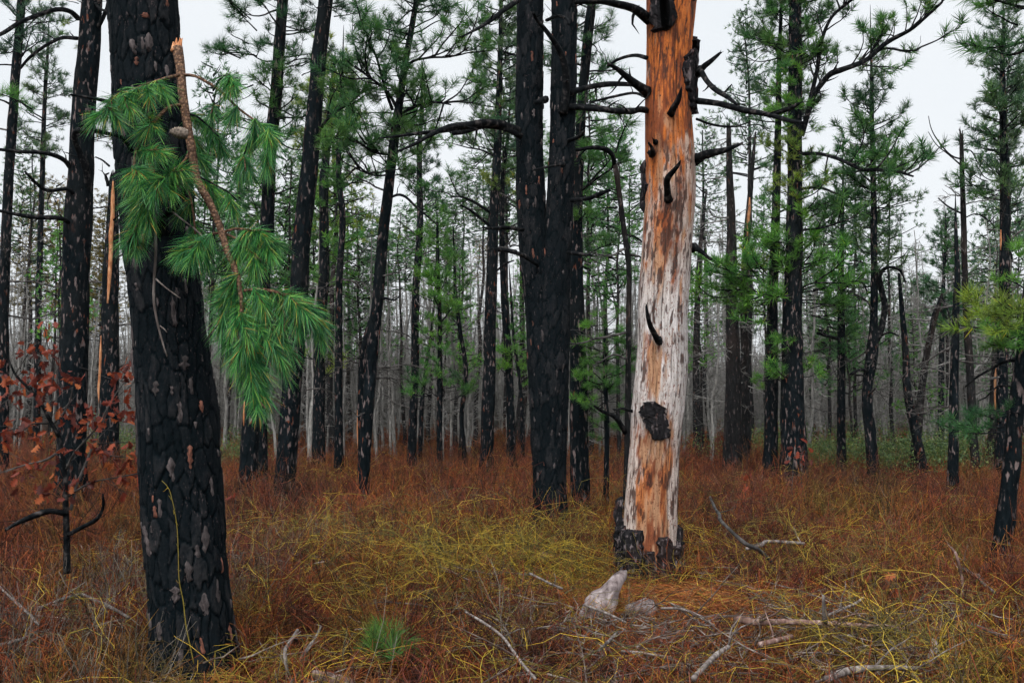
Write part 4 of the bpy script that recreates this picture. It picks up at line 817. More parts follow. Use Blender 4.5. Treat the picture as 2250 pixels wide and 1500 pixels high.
SH = [(300, 196, 268, 232, 5.05), (322, 188, 335, 236, 5.05), (270, 205, 300, 262, 5.0), (245, 214, 238, 268, 5.0), (236, 235, 280, 285, 4.98), (232, 245, 205, 262, 5.0), (345, 180, 372, 215, 5.1), (262, 208, 250, 250, 5.02),
      (330, 275, 300, 300, 5.02), (325, 255, 350, 300, 5.08), (300, 330, 350, 345, 4.98), (320, 330, 385, 338, 4.97), (294, 368, 345, 395, 4.97), (294, 372, 268, 418, 4.97), (300, 375, 312, 425, 4.96), (372, 380, 425, 362, 4.97), (358, 392, 300, 405, 4.96), (355, 395, 390, 440, 4.97), (365, 385, 440, 400, 4.96), (350, 395, 330, 450, 4.96),
      (330, 420, 272, 455, 4.99), (322, 440, 285, 498, 5.0), (312, 470, 280, 535, 5.02), (300, 505, 268, 548, 5.03), (298, 520, 300, 560, 5.04), (325, 450, 330, 520, 5.02),
      (415, 250, 455, 285, 5.16), (440, 262, 480, 310, 5.18), (460, 280, 470, 345, 5.2), (425, 300, 455, 350, 5.15), (430, 340, 480, 385, 5.15), (478, 300, 500, 360, 5.2), (445, 395, 490, 440, 5.13), (500, 425, 520, 480, 5.15), (470, 405, 470, 455, 5.15), (470, 232, 465, 270, 5.16),
      (500, 165, 528, 205, 5.16), (505, 168, 500, 215, 5.16), (520, 235, 505, 270, 5.15), (560, 265, 560, 325, 5.13), (575, 275, 615, 315, 5.12), (590, 285, 595, 345, 5.12), (550, 300, 548, 355, 5.15), (535, 345, 520, 395, 5.15), (536, 345, 555, 390, 5.14), (588, 330, 585, 390, 5.14),
      (420, 440, 385, 480, 5.06), (428, 490, 440, 545, 5.05), (425, 520, 380, 575, 5.02), (442, 530, 402, 590, 4.98), (420, 543, 385, 570, 4.98), (450, 525, 455, 600, 5.0), (462, 516, 430, 570, 5.0),
      (548, 506, 605, 520, 5.0), (560, 510, 590, 565, 5.0), (540, 506, 550, 570, 5.02), (580, 520, 625, 545, 4.98), (580, 520, 610, 590, 4.98), (545, 545, 580, 600, 5.02), (560, 560, 560, 625, 5.02), (525, 530, 520, 590, 5.04),
      (522, 605, 470, 660, 4.98), (524, 620, 485, 715, 4.97), (528, 640, 455, 680, 5.0), (530, 660, 505, 760, 4.96), (532, 690, 560, 770, 4.95), (560, 637, 600, 705, 4.96), (575, 636, 570, 720, 4.95), (600, 640, 640, 730, 4.94), (610, 642, 680, 670, 4.95), (640, 655, 705, 720, 4.93), (650, 660, 660, 765, 4.93), (668, 675, 735, 735, 4.93), (690, 700, 715, 765, 4.93), (625, 650, 615, 760, 4.94), (640, 655, 720, 690, 4.95),
      (540, 740, 505, 830, 4.95), (542, 770, 525, 855, 4.94), (548, 800, 560, 890, 4.93), (556, 830, 600, 900, 4.93), (545, 780, 610, 850, 4.94), (535, 720, 590, 800, 4.94), (560, 860, 575, 925, 4.93), (540, 690, 640, 790, 4.96), (570, 720, 650, 830, 4.97), (600, 720, 660, 800, 4.98), (505, 740, 495, 800, 4.98), (600, 760, 640, 850, 5.0), (490, 690, 480, 740, 5.0)]
for (a, b, c, d, Y) in SH:
    if 405 < a < 500 and 230 < b < 500: Y += .14
    p0 = at(a, b, Y + rng.uniform(-.05, .08)); p1 = at(c, d, Y + rng.uniform(-.12, .05))
    A = p1 - p0; Ls = np.linalg.norm(A); A = A / Ls
    n = int(145 + 540 * Ls)
    mb = MB(); tubes(mb, wander(1, 4, p0[None], A[None], [Ls * .75], .08, 0), np.array([[.0042, .0038, .003, .002]]), 5)
    tw = part('shoot', mb, M['shoot'], broot)
    B, D, L = tuft(p0 + A * Ls * .62, A, n, Ls * .72, .140, 8, 58)
    D = nrm(D + np.array([0, 0, -.16]) + rng.normal(size=(n, 3)) * .12); L = L * rng.uniform(.6, 1.12, n)
    gb = MB(); blades2(gb, B, D, L, np.full(n, .0024) * rng.uniform(.8, 1.3, n), np.stack([rng.normal(size=n) * .006, rng.normal(size=n) * .006, -rng.uniform(.004, .030, n)], 1))
    g = link('needles', gb.mesh('needles', M['near_needles'], False, origin=tuple(broot.location)), tw); g['kind'] = 'stuff'
def cone_mesh(mb, c, ax, ln, rd, n=60):
    ax = nrm(ax); h = np.array([0, 0, 1.]) if abs(ax[2]) < .9 else np.array([1., 0, 0]); U = nrm(np.cross(h, ax)); V = np.cross(ax, U)
    s = np.linspace(-.5, .5, 7); tubes(mb, np.array([c + ax * ln * x for x in s])[None], np.array([rd * .92 * math.sqrt(max(.04, 1 - (2 * (x + .12)) ** 2 * .75)) for x in s])[None], 10)
    for i in range(n):
        t = (i + .5) / n; a = i * 2.39996; r = rd * math.sqrt(max(.05, 1 - (2 * (t - .5) + .2) ** 2 * .8)); o_ = U * math.cos(a) + V * math.sin(a); tn = np.cross(ax, o_)
        p = c + ax * ln * (t - .5) + o_ * r * .86; sz = rd * .26
        v = np.array([p - tn * sz - ax * sz * .6, p + tn * sz - ax * sz * .6, p + tn * sz * .7 + ax * sz, p - tn * sz * .7 + ax * sz, p + o_ * sz * .75 + ax * sz * .35])
        mb.add(v, None, [[0, 1, 4], [1, 2, 4], [2, 3, 4], [3, 0, 4]])
mb = MB(); cone_mesh(mb, at(394, 292, 5.02), np.array([-1, -.2, .12]), .082, .031); part('pine_cone', mb, M['cone'], broot)
droot = thing('dead_twig', at(340, 395, 5.05), 'bare pale lichen-specked twig hanging down across the foreground trunk', 'twig')
for pts, w_ in [([(337, 394, 8), (338, 430, 8), (341, 500, 7), (342, 560, 6), (339, 610, 6), (338, 660, 6), (345, 705, 5), (355, 745, 4), (367, 783, 3)], 0), ([(342, 612, 4), (362, 630, 3), (382, 645, 3), (396, 655, 2)], 1), ([(351, 715, 3), (360, 722, 3), (367, 730, 2)], 1), ([(378, 465, 4), (400, 482, 4), (430, 505, 4), (453, 528, 3)], 1)]:
    q = np.array([at(a, b, 5.08) for a, b, c in pts]); mb = MB(); rough_tube(mb, q, np.array([c * .5 * 5.08 / FPX for a, b, c in pts]), 6, .03, .2, 4); part('stem' if not w_ else 'side_twig', mb, M['stick'], droot)
vroot = thing('greenbrier_vine', at(450, 1440, 5.25), 'thorny yellow-green vine climbing the front of the foreground trunk', 'vine')
q = np.array([HT.pos(np.array([HT.tz(a, b)[0]]), np.array([HT.tz(a, b)[1]]), .022)[0] for a, b in [(455, 1430), (448, 1400), (438, 1350), (432, 1300), (425, 1260), (422, 1200), (418, 1140), (410, 1090), (400, 1060), (390, 1048)]])
mb = MB(); P, r = rough_tube(mb, q, np.linspace(.0034, .0016, len(q)), 5, .03, .1, 3)
for i in range(2, len(P) - 1, 2):
    tubes(mb, np.array([P[i], P[i] + rng.normal(size=3) * .008 + [0, -.01, 0], P[i] + rng.normal(size=3) * .016 + [0, -.02, .01]])[None], np.array([[.002, .0014, .0006]]), 3)
part('stem', mb, M['brier'], vroot)

# ------------------------------------------------------------------ the oak sapling with red leaves
oroot = thing('oak_sapling', gp(145, 1235, 0.0), 'leafless-looking oak sapling still holding curled red-brown leaves at the left', 'sapling')
OY = 7.0; tips = []
for pts, y1 in [([(146, 1260, 15), (146, 1180, 14), (144, 1100, 12), (142, 1040, 10), (135, 985, 8), (128, 945, 7)], 7.0), ([(146, 1128, 15), (110, 1122, 13), (70, 1134, 12), (35, 1150, 8), (12, 1164, 5)], 6.6), ([(148, 1175, 9), (185, 1155, 9), (212, 1140, 9), (226, 1115, 7), (226, 1085, 4)], 6.8),
                ([(130, 960, 9), (108, 920, 8), (90, 885, 7), (60, 850, 6), (32, 820, 5), (20, 790, 3)], 6.9), ([(155, 1120, 7), (170, 1060, 6), (188, 1020, 6), (205, 975, 5), (220, 930, 4), (240, 890, 3), (290, 845, 2)], 7.1), ([(146, 1030, 6), (160, 1000, 5), (190, 965, 4), (230, 920, 3)], 6.8),
                ([(138, 985, 6), (100, 1010, 5), (60, 1020, 4), (10, 1035, 3)], 6.7), ([(210, 975, 4), (255, 972, 3), (305, 972, 2)], 7.0), ([(108, 930, 5), (80, 930, 4), (40, 940, 3), (0, 950, 2)], 6.8), ([(90, 880, 4), (110, 850, 3), (120, 800, 3), (105, 760, 2), (98, 725, 2)], 6.9),
                ([(60, 850, 4), (30, 870, 3), (0, 890, 2)], 6.9), ([(240, 890, 3), (265, 850, 2), (285, 830, 2)], 7.1), ([(200, 985, 3), (240, 1000, 3), (290, 1005, 2)], 7.0), ([(150, 1090, 5), (200, 1060, 4), (250, 1050, 3), (300, 1040, 2)], 6.8), ([(120, 930, 4), (150, 890, 3), (160, 850, 2)], 6.8), ([(35, 820, 3), (60, 780, 2), (70, 760, 2)], 6.9)]:
    m = len(pts); q = np.array([at(a, b, OY + (y1 - OY) * i / (m - 1)) for i, (a, b, c) in enumerate(pts)])
    mb = MB(); P, r = rough_tube(mb, q, np.array([c * .5 * OY / FPX for a, b, c in pts]), 6, .04, .15, int(pts[-1][0] + 50))
    for _ in range(int(len(P) * .45)):
        i = rng.integers(2, len(P)); tw = wander(1, 5, P[i][None], (nrm(P[i] - P[i - 1]) + rng.normal(size=3) * .8)[None], [rng.uniform(.08, .35)], .2, .03); tubes(mb, tw, np.linspace(min(.003, r[i] * .6), .0012, 5)[None], 3)
    part('stem', mb, M['limb'] if pts[0][2] > 8 else M['dead_dark'], oroot)
def leaf_mesh(seed):
    rg = np.random.default_rng(seed); rows = 9; mb = MB(); t = np.linspace(0, 1, rows)
    wd = np.array([.02, .16, .34, .15, .42, .18, .36, .16, .03]) * rg.uniform(.8, 1.2, rows) * .95
    curl = rg.uniform(.3, 1.1) * rg.choice([-1, 1]); V = []
    for i in range(rows):
        for s in (-1, -.45, 0, .45, 1):
            V.append([t[i] - .05 * abs(s) * (i in (2, 4, 6)) * -1.5, s * wd[i] * math.cos(curl * abs(s) * .7), abs(s) * wd[i] * math.sin(curl * .8) * .8 - curl * .22 * t[i] ** 2 + rg.normal() * .015])
    ids = np.arange(rows * 5).reshape(rows, 5); mb.add(np.array(V), np.stack([ids[:-1, :-1], ids[:-1, 1:], ids[1:, 1:], ids[1:, :-1]], -1).reshape(-1, 4))
    tubes(mb, np.array([[-.18, 0, .02], [-.08, 0, .01], [0, 0, 0]])[None], np.array([[.008, .009, .01]]), 3)
    return mb.mesh('leaf', M['oak'])
LEAF = [leaf_mesh(s) for s in range(7)]
def leaf(root, p, size, d=None):
    o = link('leaf', random.choice(LEAF), root); dd = rng.normal(size=3) * .7 + np.array([0, 0, -.8]) if d is None else d
    o.matrix_local = orient(np.asarray(p) - np.array(root.location), dd, size, rng.uniform(-3, 3))
for (px, py, n) in [(102, 720, 2), (45, 762, 2), (70, 765, 3), (112, 765, 2), (118, 785, 2), (98, 805, 2), (5, 790, 2), (10, 830, 3), (52, 825, 3), (75, 835, 3), (95, 845, 4), (105, 838, 3), (120, 848, 2), (128, 822, 2), (150, 830, 2), (158, 838, 2), (85, 860, 3), (48, 870, 2), (20, 868, 2), (35, 855, 2), (112, 890, 2), (150, 905, 3), (190, 900, 4), (200, 915, 3), (215, 930, 3), (175, 930, 3), (170, 945, 2), (130, 940, 2), (50, 915, 2), (75, 925, 2), (55, 935, 2), (10, 942, 3), (20, 955, 2), (250, 830, 2), (268, 820, 3), (280, 825, 2), (285, 805, 2), (288, 855, 2), (250, 870, 2), (258, 895, 2), (278, 910, 3), (292, 912, 2), (275, 885, 2), (230, 920, 2), (82, 960, 3), (95, 955, 2), (12, 975, 1), (205, 970, 2), (228, 985, 4), (215, 1000, 3), (235, 1005, 3), (185, 985, 2), (282, 980, 2), (295, 1005, 4), (275, 1015, 2), (280, 1035, 2), (300, 1045, 2), (120, 1010, 2), (80, 1015, 2), (105, 1030, 2), (50, 1022, 2), (52, 1040, 1), (120, 1050, 2), (160, 1050, 3), (195, 1042, 2), (140, 1080, 1), (35, 1055, 2), (88, 1070, 2), (85, 1085, 2), (100, 1100, 1), (285, 1080, 1)]:
    for _ in range(int(n * 2.6 + rng.random())): leaf(oroot, at(px + rng.normal() * 10, py + rng.normal() * 10, rng.uniform(6.7, 7.15)), rng.uniform(.045, .078))

# ------------------------------------------------------------------ fallen sticks, bark and cones
def stick(name, label, cat, pts, mat, z=.16, twigs=3, sides=7, lift=()):
    q = np.array([gp(a, b, z + (lift[i] if i < len(lift) else 0)) for i, (a, b, c) in enumerate(pts)])
    rr = np.array([c * .5 * q[i, 1] / FPX for i, (a, b, c) in enumerate(pts)])
    root = thing(name, q.mean(0), label, cat, 'fallen sticks on the forest floor'); mb = MB(); P, r = rough_tube(mb, q, rr, sides, .03, .2, int(pts[0][0])); part('stem', mb, M[mat], root)
    for _ in range(twigs):
        i = rng.integers(1, len(P)); d = nrm(P[i] - P[i - 1]) + rng.normal(size=3) * .7 + np.array([0, 0, .35])
        mb = MB(); tw = wander(1, 5, P[i][None], d[None], [rng.uniform(.08, .3)], .2, .03); tubes(mb, tw, np.linspace(r[i] * .5, .0015, 5)[None], 4); part('side_twig', mb, M[mat], root)
    return root
lg = stick('fallen_limb', 'long reddish-grey fallen limb lying level right of the snag foot', 'branch', [(1615, 1358, 17), (1660, 1366, 15), (1710, 1365, 14), (1790, 1367, 13), (1830, 1368, 12), (1880, 1372, 11), (1960, 1377, 8)], 'stick_red', .2, 5)
stick('fallen_stick', 'pale thick stick slanting up to the right below the snag foot', 'branch', [(1524, 1490, 12), (1545, 1468, 12), (1570, 1443, 12), (1600, 1420, 10)], 'stick', .2, 2)
stick('fallen_limb', 'rough grey limb lying at the bottom edge right of centre', 'branch', [(1815, 1492, 16), (1850, 1478, 17), (1890, 1470, 16), (1950, 1466, 13), (2015, 1467, 9)], 'stick', .2, 4)
stick('leaning_branch', 'long brown dead branch leaning over the shrubs right of the snag', 'branch', [(1560, 1092, 5), (1580, 1130, 7), (1602, 1162, 8), (1635, 1192, 9), (1672, 1212, 9), (1695, 1235, 8)], 'dead_dark', .2, 2, lift=(.25, .3, .28, .2, .1, 0))
stick('fallen_stick', 'pale bent stick beside the lower end of the leaning brown branch', 'branch', [(1640, 1205, 7), (1672, 1198, 8), (1690, 1189, 8), (1730, 1190, 7), (1768, 1193, 6)], 'stick', .3, 2)
stick('fallen_stick', 'pale arched twig just right of the snag base', 'branch', [(1452, 1336, 6), (1490, 1336, 6), (1525, 1347, 6), (1550, 1362, 6), (1568, 1372, 5)], 'stick', .2, 2)
stick('fallen_stick', 'long thin pale stick curving down to the bottom edge at centre', 'branch', [(1022, 1343, 5), (1060, 1366, 6), (1095, 1390, 6), (1125, 1425, 6), (1150, 1460, 7), (1176, 1490, 7)], 'stick', .25, 2)
stick('fallen_stick', 'grey stick lying among grey twigs left of the foreground trunk', 'branch', [(85, 1338, 6), (130, 1318, 7), (181, 1305, 7), (190, 1309, 7), (235, 1329, 8), (283, 1356, 6)], 'stick', .25, 4)
stick('fallen_stick', 'pale stick slanting down from the left edge', 'branch', [(-10, 1280, 5), (30, 1318, 6), (60, 1345, 6), (85, 1372, 4)], 'stick', .25, 2)
stick('fallen_stick', 'short grey stick at the left edge near the bottom', 'branch', [(-10, 1420, 9), (35, 1408, 9), (78, 1390, 7)], 'stick', .2, 1)
stick('fallen_stick', 'crooked reddish stick standing among shrubs at the right', 'branch', [(2113, 1310, 6), (2112, 1260, 7), (2105, 1230, 7), (2090, 1202, 5)], 'stick_red', .15, 3, lift=(0, .1, .2, .25))
stick('fallen_stick', 'mottled grey stick descending right near the right edge', 'branch', [(2115, 1248, 8), (2140, 1262, 9), (2165, 1285, 9), (2185, 1300, 7)], 'stick', .2, 2)
stick('fallen_stick', 'thin grey stick crossing the lower right corner', 'branch', [(2130, 1368, 7), (2165, 1382, 8), (2210, 1400, 8), (2260, 1416, 7)], 'stick', .25, 3)
stick('fallen_stick', 'reddish-grey short branch below the level fallen limb', 'branch', [(1670, 1416, 12), (1700, 1408, 12), (1740, 1396, 9)], 'stick_red', .18, 3)
stick('fallen_stick', 'grey twig rising right of the limb with the upright stub', 'branch', [(1820, 1350, 6), (1850, 1338, 6), (1880, 1325, 6), (1897, 1312, 4)], 'stick', .25, 3)
stick('fallen_log', 'short reddish rotten log at the bottom edge beside the foreground trunk', 'log', [(688, 1482, 20), (715, 1488, 24), (745, 1496, 24), (775, 1506, 22)], 'stick_red', .12, 0, 10)
stick('fallen_stick', 'twisted grey root-like stick left of the green pine seedling', 'branch', [(632, 1478, 8), (626, 1440, 9), (636, 1412, 9), (654, 1384, 7)], 'stick', .12, 1, lift=(0, .08, .1, .14))
stick('fallen_stick', 'second twisted grey stick close left of the pine seedling', 'branch', [(660, 1450, 7), (675, 1425, 8), (690, 1405, 7), (705, 1375, 5)], 'stick', .12, 2, lift=(0, .05, .08, .12))
stick('fallen_stick', 'white forked twig over dark litter left of the snag', 'branch', [(1165, 1260, 6), (1190, 1272, 6), (1215, 1284, 6), (1235, 1292, 5)], 'stick', .3, 1)
stick('fallen_stick', 'crossed pale sticks below the bark slab, the leaning one', 'branch', [(1315, 1428, 7), (1335, 1410, 7), (1356, 1388, 5)], 'stick', .25, 2)
stick('fallen_stick', 'thin pale stick lying under the bark slab', 'branch', [(1282, 1328, 5), (1310, 1338, 6), (1345, 1352, 6), (1375, 1366, 4)], 'stick', .3, 1)
mb = MB()
q = np.array([gp(1812, 1368, .2), gp(1811, 1340, .22), gp(1810, 1372, .2) + [0, 0, .17]]); q[1] = (q[0] + q[2]) / 2
rough_tube(mb, q, np.array([.016, .013, .008]), 6, .03, .2, 2); part('side_stub', mb, M['stick'], lg)

def slab(name, label, outline, base_py, Yo, thick, mat, bulge=.05):
    pts = np.array([at(a, b, Yo) for a, b in outline]); c = pts.mean(0)
    root = thing(name, (c[0], Yo, max(.05, pts[:, 2].min())), label, 'bark')
    n = len(pts); rings = [1.0, .8, .55, .25]; V = []; 
    for sgn in (0, 1):
        for f in rings:
            for i, p in enumerate(pts):
                v = c + (p - c) * f; v = v + np.array([0, -(1 - f * f) * bulge + (thick if sgn else 0), 0]) + rng.normal(size=3) * (.007 if f < 1 else .004)
                v[1] += (v[2] - c[2]) * .5
                V.append(v)
        V.append(c + np.array([0, -bulge + (thick if sgn else 0), 0]))
    k_ = len(rings); Q = []; T = []; half = n * k_ + 1
    for sgn in (0, 1):
        o_ = sgn * half
        for r_ in range(k_ - 1):
            for i in range(n):
                j = (i + 1) % n; f = [o_ + r_ * n + i, o_ + r_ * n + j, o_ + (r_ + 1) * n + j, o_ + (r_ + 1) * n + i]; Q.append(f if sgn == 0 else f[::-1])
        for i in range(n):
            j = (i + 1) % n; f = [o_ + (k_ - 1) * n + i, o_ + (k_ - 1) * n + j, o_ + n * k_]; T.append(f if sgn == 0 else f[::-1])
    for i in range(n): Q.append([i, half + i, half + (i + 1) % n, (i + 1) % n])
    part('slab', MB().add(np.array(V), Q, T), M[mat], root)
slab('bark_chunk', 'pale grey slab of fallen bark pointing up beside the snag foot', [(1268, 1352), (1280, 1330), (1288, 1312), (1305, 1300), (1322, 1292), (1338, 1278), (1352, 1266), (1366, 1259), (1379, 1258), (1378, 1270), (1368, 1288), (1360, 1305), (1355, 1322), (1345, 1345), (1325, 1352), (1300, 1355)], 1345, 6.75, .03, 'slab', .05)
slab('bark_chunk', 'low flat grey bark piece in front of the snag base', [(1372, 1348), (1376, 1330), (1395, 1322), (1420, 1317), (1438, 1322), (1446, 1338), (1436, 1350), (1400, 1354)], 1345, 6.8, .03, 'slab', .05)
slab('bark_chunk', 'grey ragged bark chunk near the bottom right corner', [(2030, 1470), (2040, 1445), (2050, 1425), (2060, 1410), (2072, 1422), (2070, 1440), (2052, 1455), (2040, 1475)], 1460, 5.3, .03, 'slab', .04)
slab('bark_chunk', 'reddish bark flake on the brush left of the snag', [(1160, 1232), (1175, 1216), (1200, 1213), (1218, 1222), (1210, 1234), (1185, 1238)], 1230, 8.6, .02, 'stick_red', .03)
for px, py, lb in [(948, 1313, 'small black burnt pine cone on litter beside a white twig'), (2165, 1248, 'black burnt cone lump among shrubs near the right edge'), (2090, 1358, 'black burnt cone by the lower right sticks')]:
    p = gp(px, py, .16); mb = MB(); cone_mesh(mb, p, np.array([.4, -.3, .8]), .09, .038, 40); o = link('pine_cone', mb.mesh('pine_cone', M['ccone'], True, origin=p), None, loc=p); tag(o, lb, 'pine cone')

# ------------------------------------------------------------------ small pines and leaves in the brush
def seedling(label, px, py, z, n, size, tint, d0=(0, 0, 1)):
    p = gp(px, py, z); root = thing('pine_seedling', (p[0], p[1], max(0, z - .2)), label, 'seedling')
    for i in range(n):
        d = nrm(rng.normal(size=3) * .6 + np.array([0, 0, .8])); e = p + d * size * .4 + np.array([rng.normal() * size * .5, rng.normal() * .08, 0])
        mb = MB(); tubes(mb, np.array([[p[0], p[1], 0], (p + e) / 2, e])[None], np.array([[.005, .004, .003]]), 4); st = part('stem', mb, M['limb'], root)
        b, dd, l = tuft(e, d, 120, size * .7, size, 10, 75); gb = MB(); blades2(gb, b, dd, l, np.full(len(l), .003), np.c_[rng.normal(size=(len(l), 2)) * .01, -rng.random(len(l)) * .02])
        g = link('needles', gb.mesh('needles', M['needles'], False, origin=tuple(root.location)), st); g.color = tint; g['kind'] = 'stuff'
seedling('pale green pine seedling poking from the shrubs at the right', 1968, 1012, .35, 6, .16, (.12, .21, .06, 1))
seedling('green pine seedling low in the brush at bottom centre left', 850, 1412, .15, 8, .14, (.07, .17, .045, 1))
for lb, px, py, n, Y in [('cluster of orange dead oak leaves before the thick black pine', 1765, 980, 9, 12.5), ('few dead orange leaves low in the shrubs right of the snag', 1744, 1005, 4, 12), ('curled orange leaves in the brush right of the foreground trunk', 519, 1088, 5, 10.5), ('single bright orange leaf tuft near bottom right', 1963, 1295, 7, 7.4), ('single orange leaf on the brush below the snag', 1465, 1470, 2, 6.0), ('orange leaf hanging in the right-hand shrubs before the snag', 1640, 1062, 4, 11)]:
    p = at(px, py, Y); r_ = thing('dead_leaf_sprig', (p[0], p[1], 0), lb, 'leaves'); mb = MB(); tubes(mb, np.array([[p[0] + .05, p[1], 0], [p[0] - .03, p[1], p[2] * .5], p])[None], np.array([[.005, .004, .002]]), 4); part('stem', mb, M['dead_dark'], r_)
    for _ in range(n): leaf(r_, p + rng.normal(size=3) * np.array([.05, .05, .07]), rng.uniform(.06, .11))

# ------------------------------------------------------------------ farther trees, each one still a tree of its own
def crown_proto(seed, H, spread, n, wd, tuftn, taper=.7):
    wood, gr = MB(), MB(); B, D, L = [], [], []
    for i in range(n):
        t = (i + rng.random()) / n; z = t * H; l = spread * (1 - taper * t) * rng.uniform(.5, 1.1); a = rng.uniform(0, 6.28)
        br = wander(1, 5, np.array([[0, 0, z]]), np.array([[math.cos(a), math.sin(a), rng.uniform(-.1, .45)]]), [l], .15, .06)
        tubes(wood, br, np.linspace(.022, .007, 5)[None], 4)
        for j in range(int(3 + l * 7)):
            f = rng.uniform(.3, 1.05); k_ = min(3, int(f * 4)); p = br[0, k_] + (br[0, k_ + 1] - br[0, k_]) * (f * 4 - k_) + rng.normal(size=3) * np.array([.16, .16, .12])
            b, dd, ll = tuft(p, nrm(br[0, -1] - br[0, 0]) + rng.normal(size=3) * .5 + np.array([0, 0, .4]), tuftn, .08, .14); B.append(b); D.append(dd); L.append(ll)
    B, D, L = map(np.concatenate, (B, D, L)); blades1(gr, B, D, L, np.full(len(B), wd) * rng.uniform(.8, 1.2, len(B)))
    return wood.mesh('branches', M['limb']), gr.mesh('crown', M['needles'], False)
CROWN = [crown_proto(i, 5.0, 1.7, 66, .020, 14) for i in range(5)]
def trunk_proto(H, r0):
    mb = MB(); z = np.linspace(-.15, H, 14); w_ = rng.normal(size=(14, 2)).cumsum(0) * .035; w_ -= w_[1]
    P = np.c_[w_, z]; rough_tube(mb, P, np.interp(z, [-.15, .3, H], [r0 * 1.3, r0, r0 * .2]), 8, .35, .1, int(rng.integers(99))); return mb.mesh('trunk', M['bark_grey']), P
TRK = [trunk_proto(9.0, r) for r in (.06, .075, .09, .065)]
def far_pine(px, Y, top_py, crown_len, spread, tint, label, group):
    b = at(px, 900, Y); g = gz(b[0], Y); H = at(px, top_py, Y)[2] - g
    root = thing('pine_tree', (b[0], Y, g), label, 'tree', group); me, P = random.choice(TRK)
    t = link('trunk', me, root); t.scale = (H / 9, H / 9, H / 9 * .97); az = rng.uniform(0, 6.28); t.rotation_euler = (0, 0, az)
    w_, g_ = random.choice(CROWN); c = link('crown', g_, root); c['kind'] = 'stuff'; c.location = (0, 0, H - crown_len); c.scale = (spread / 1.7, spread / 1.7, crown_len / 5); c.rotation_euler = (0, 0, rng.uniform(0, 6.28))
    f = random.uniform(.8, 1.2); c.color = tuple(x * f for x in tint[:3]) + (1,)
    w2 = link('branches', w_, root); w2.location, w2.scale, w2.rotation_euler = c.location, c.scale, c.rotation_euler
FAR = [  # px, distance, top py, crown length m, spread, tint
    (110, 33, 400, 4.5, 1.6, BROWNG), (60, 36, 385, 5, 1.8, BROWNG), (210, 38, 430, 4, 1.7, BROWNG), (128, 24, 470, 3.2, 1.0, BRIGHT), (35, 30, 300, 4, 1.4, GREYG), (225, 32, 480, 4, 1.6, BROWNG), (150, 40, 440, 5, 1.8, GREYG),
    (455, 26, 150, 6, 1.5, DARKG), (430, 34, 300, 5, 2, GREEN), (500, 28, 330, 5.5, 1.9, GREEN), (520, 36, 400, 5, 2, GREEN), (480, 38, 430, 5, 2, YELG), (560, 32, 380, 5, 2.0, BRIGHT), (620, 27, 330, 5, 1.8, GREEN), (640, 34, 420, 5.5, 2.0, GREEN), (590, 40, 440, 6, 2, GREEN), (670, 38, 400, 6, 2.0, BRIGHT),
    (690, 30, 290, 6, 1.8, GREEN), (720, 34, 380, 6.5, 2.0, BRIGHT), (770, 36, 420, 6, 2.0, GREEN), (730, 26, 130, 5, 1.5, YELG), (790, 29, 470, 4.5, 1.5, GREEN), (830, 34, 470, 5, 1.8, DARKG), (860, 37, 500, 4.5, 1.7, DARKG), (890, 31, 450, 4.5, 1.5, GREEN), (940, 33, 400, 5, 1.5, BRIGHT), (975, 36, 430, 5, 1.4, GREEN), (1000, 30, 390, 4.2, 1.2, GREEN),
    (990, 42, 500, 4, 1.4, DARKG), (1010, 26, 560, 3.5, 1.0, BRIGHT), (1045, 30, 340, 4.0, 1.4, GREYG), (1065, 44, 520, 4, 1.4, BROWNG), (1140, 30, 200, 5.5, 1.7, GREEN), (1120, 25, 120, 5, 1.5, GREYG), (1110, 36, 380, 4.5, 1.6, GREEN), (1150, 27, 560, 3.5, .9, BRIGHT),
    (1300, 26, 160, 6, 1.8, GREEN), (1330, 30, 300, 5.5, 1.8, GREYG), (1360, 24, 280, 4.5, 1.3, GREEN), (1390, 32, 360, 5, 1.5, GREEN), (1310, 38, 480, 4, 1.6, GREYG), (1280, 34, 400, 5, 1.6, DARKG),
    (1560, 30, 260, 4.0, 1.3, GREYG), (1545, 26, 590, 2.8, .9, BRIGHT), (1650, 28, 20, 5, 1.5, GREYG), (1620, 34, 500, 4, 1.3, GREYG), (1680, 32, 420, 4.5, 1.3, GREEN), (1790, 30, 480, 4.5, 1.5, GREEN), (1820, 26, 430, 5, 1.4, GREYG), (1880, 27, 350, 6, 1.6, GREEN), (1960, 29, 290, 4, 1.4, GREYG), (1890, 36, 530, 4, 1.5, DARKG), (1870, 24, 620, 2.8, .9, GREEN),
    (1955, 38, 600, 4, 1.5, DARKG), (2000, 34, 610, 4, 1.3, GREYG), (2040, 40, 620, 4, 1.6, DARKG), (2090, 32, 470, 4.5, 1.3, DARKG), (2150, 36, 560, 4.5, 1.4, DARKG), (2180, 28, 450, 5, 1.3, GREYG), (2235, 30, 90, 7, 1.8, GREYG), (2245, 36, 400, 6, 1.8, DARKG), (2225, 26, 610, 3.2, 1.0, GREEN), (2120, 42, 590, 4, 1.6, BROWNG), (2010, 24, 690, 2.5, .8, BRIGHT)]
FAR = [(a, b, c, (d * .55 if (b >= 29 and 800 < a < 1420) else d), e, f) for a, b, c, d, e, f in FAR]
ORD = ['first', 'second', 'third', 'fourth', 'fifth', 'sixth', 'seventh', 'eighth', 'ninth', 'tenth', 'eleventh', 'twelfth', 'thirteenth', 'fourteenth', 'fifteenth', 'sixteenth', 'seventeenth', 'eighteenth']
LOOK = {BROWNG: 'brownish far conifer', BRIGHT: 'bright green far pine', GREYG: 'grey-green far pine', DARKG: 'dark green far pine', YELG: 'yellow-green far pine', GREEN: 'mid-green far pine'}
seen = {}
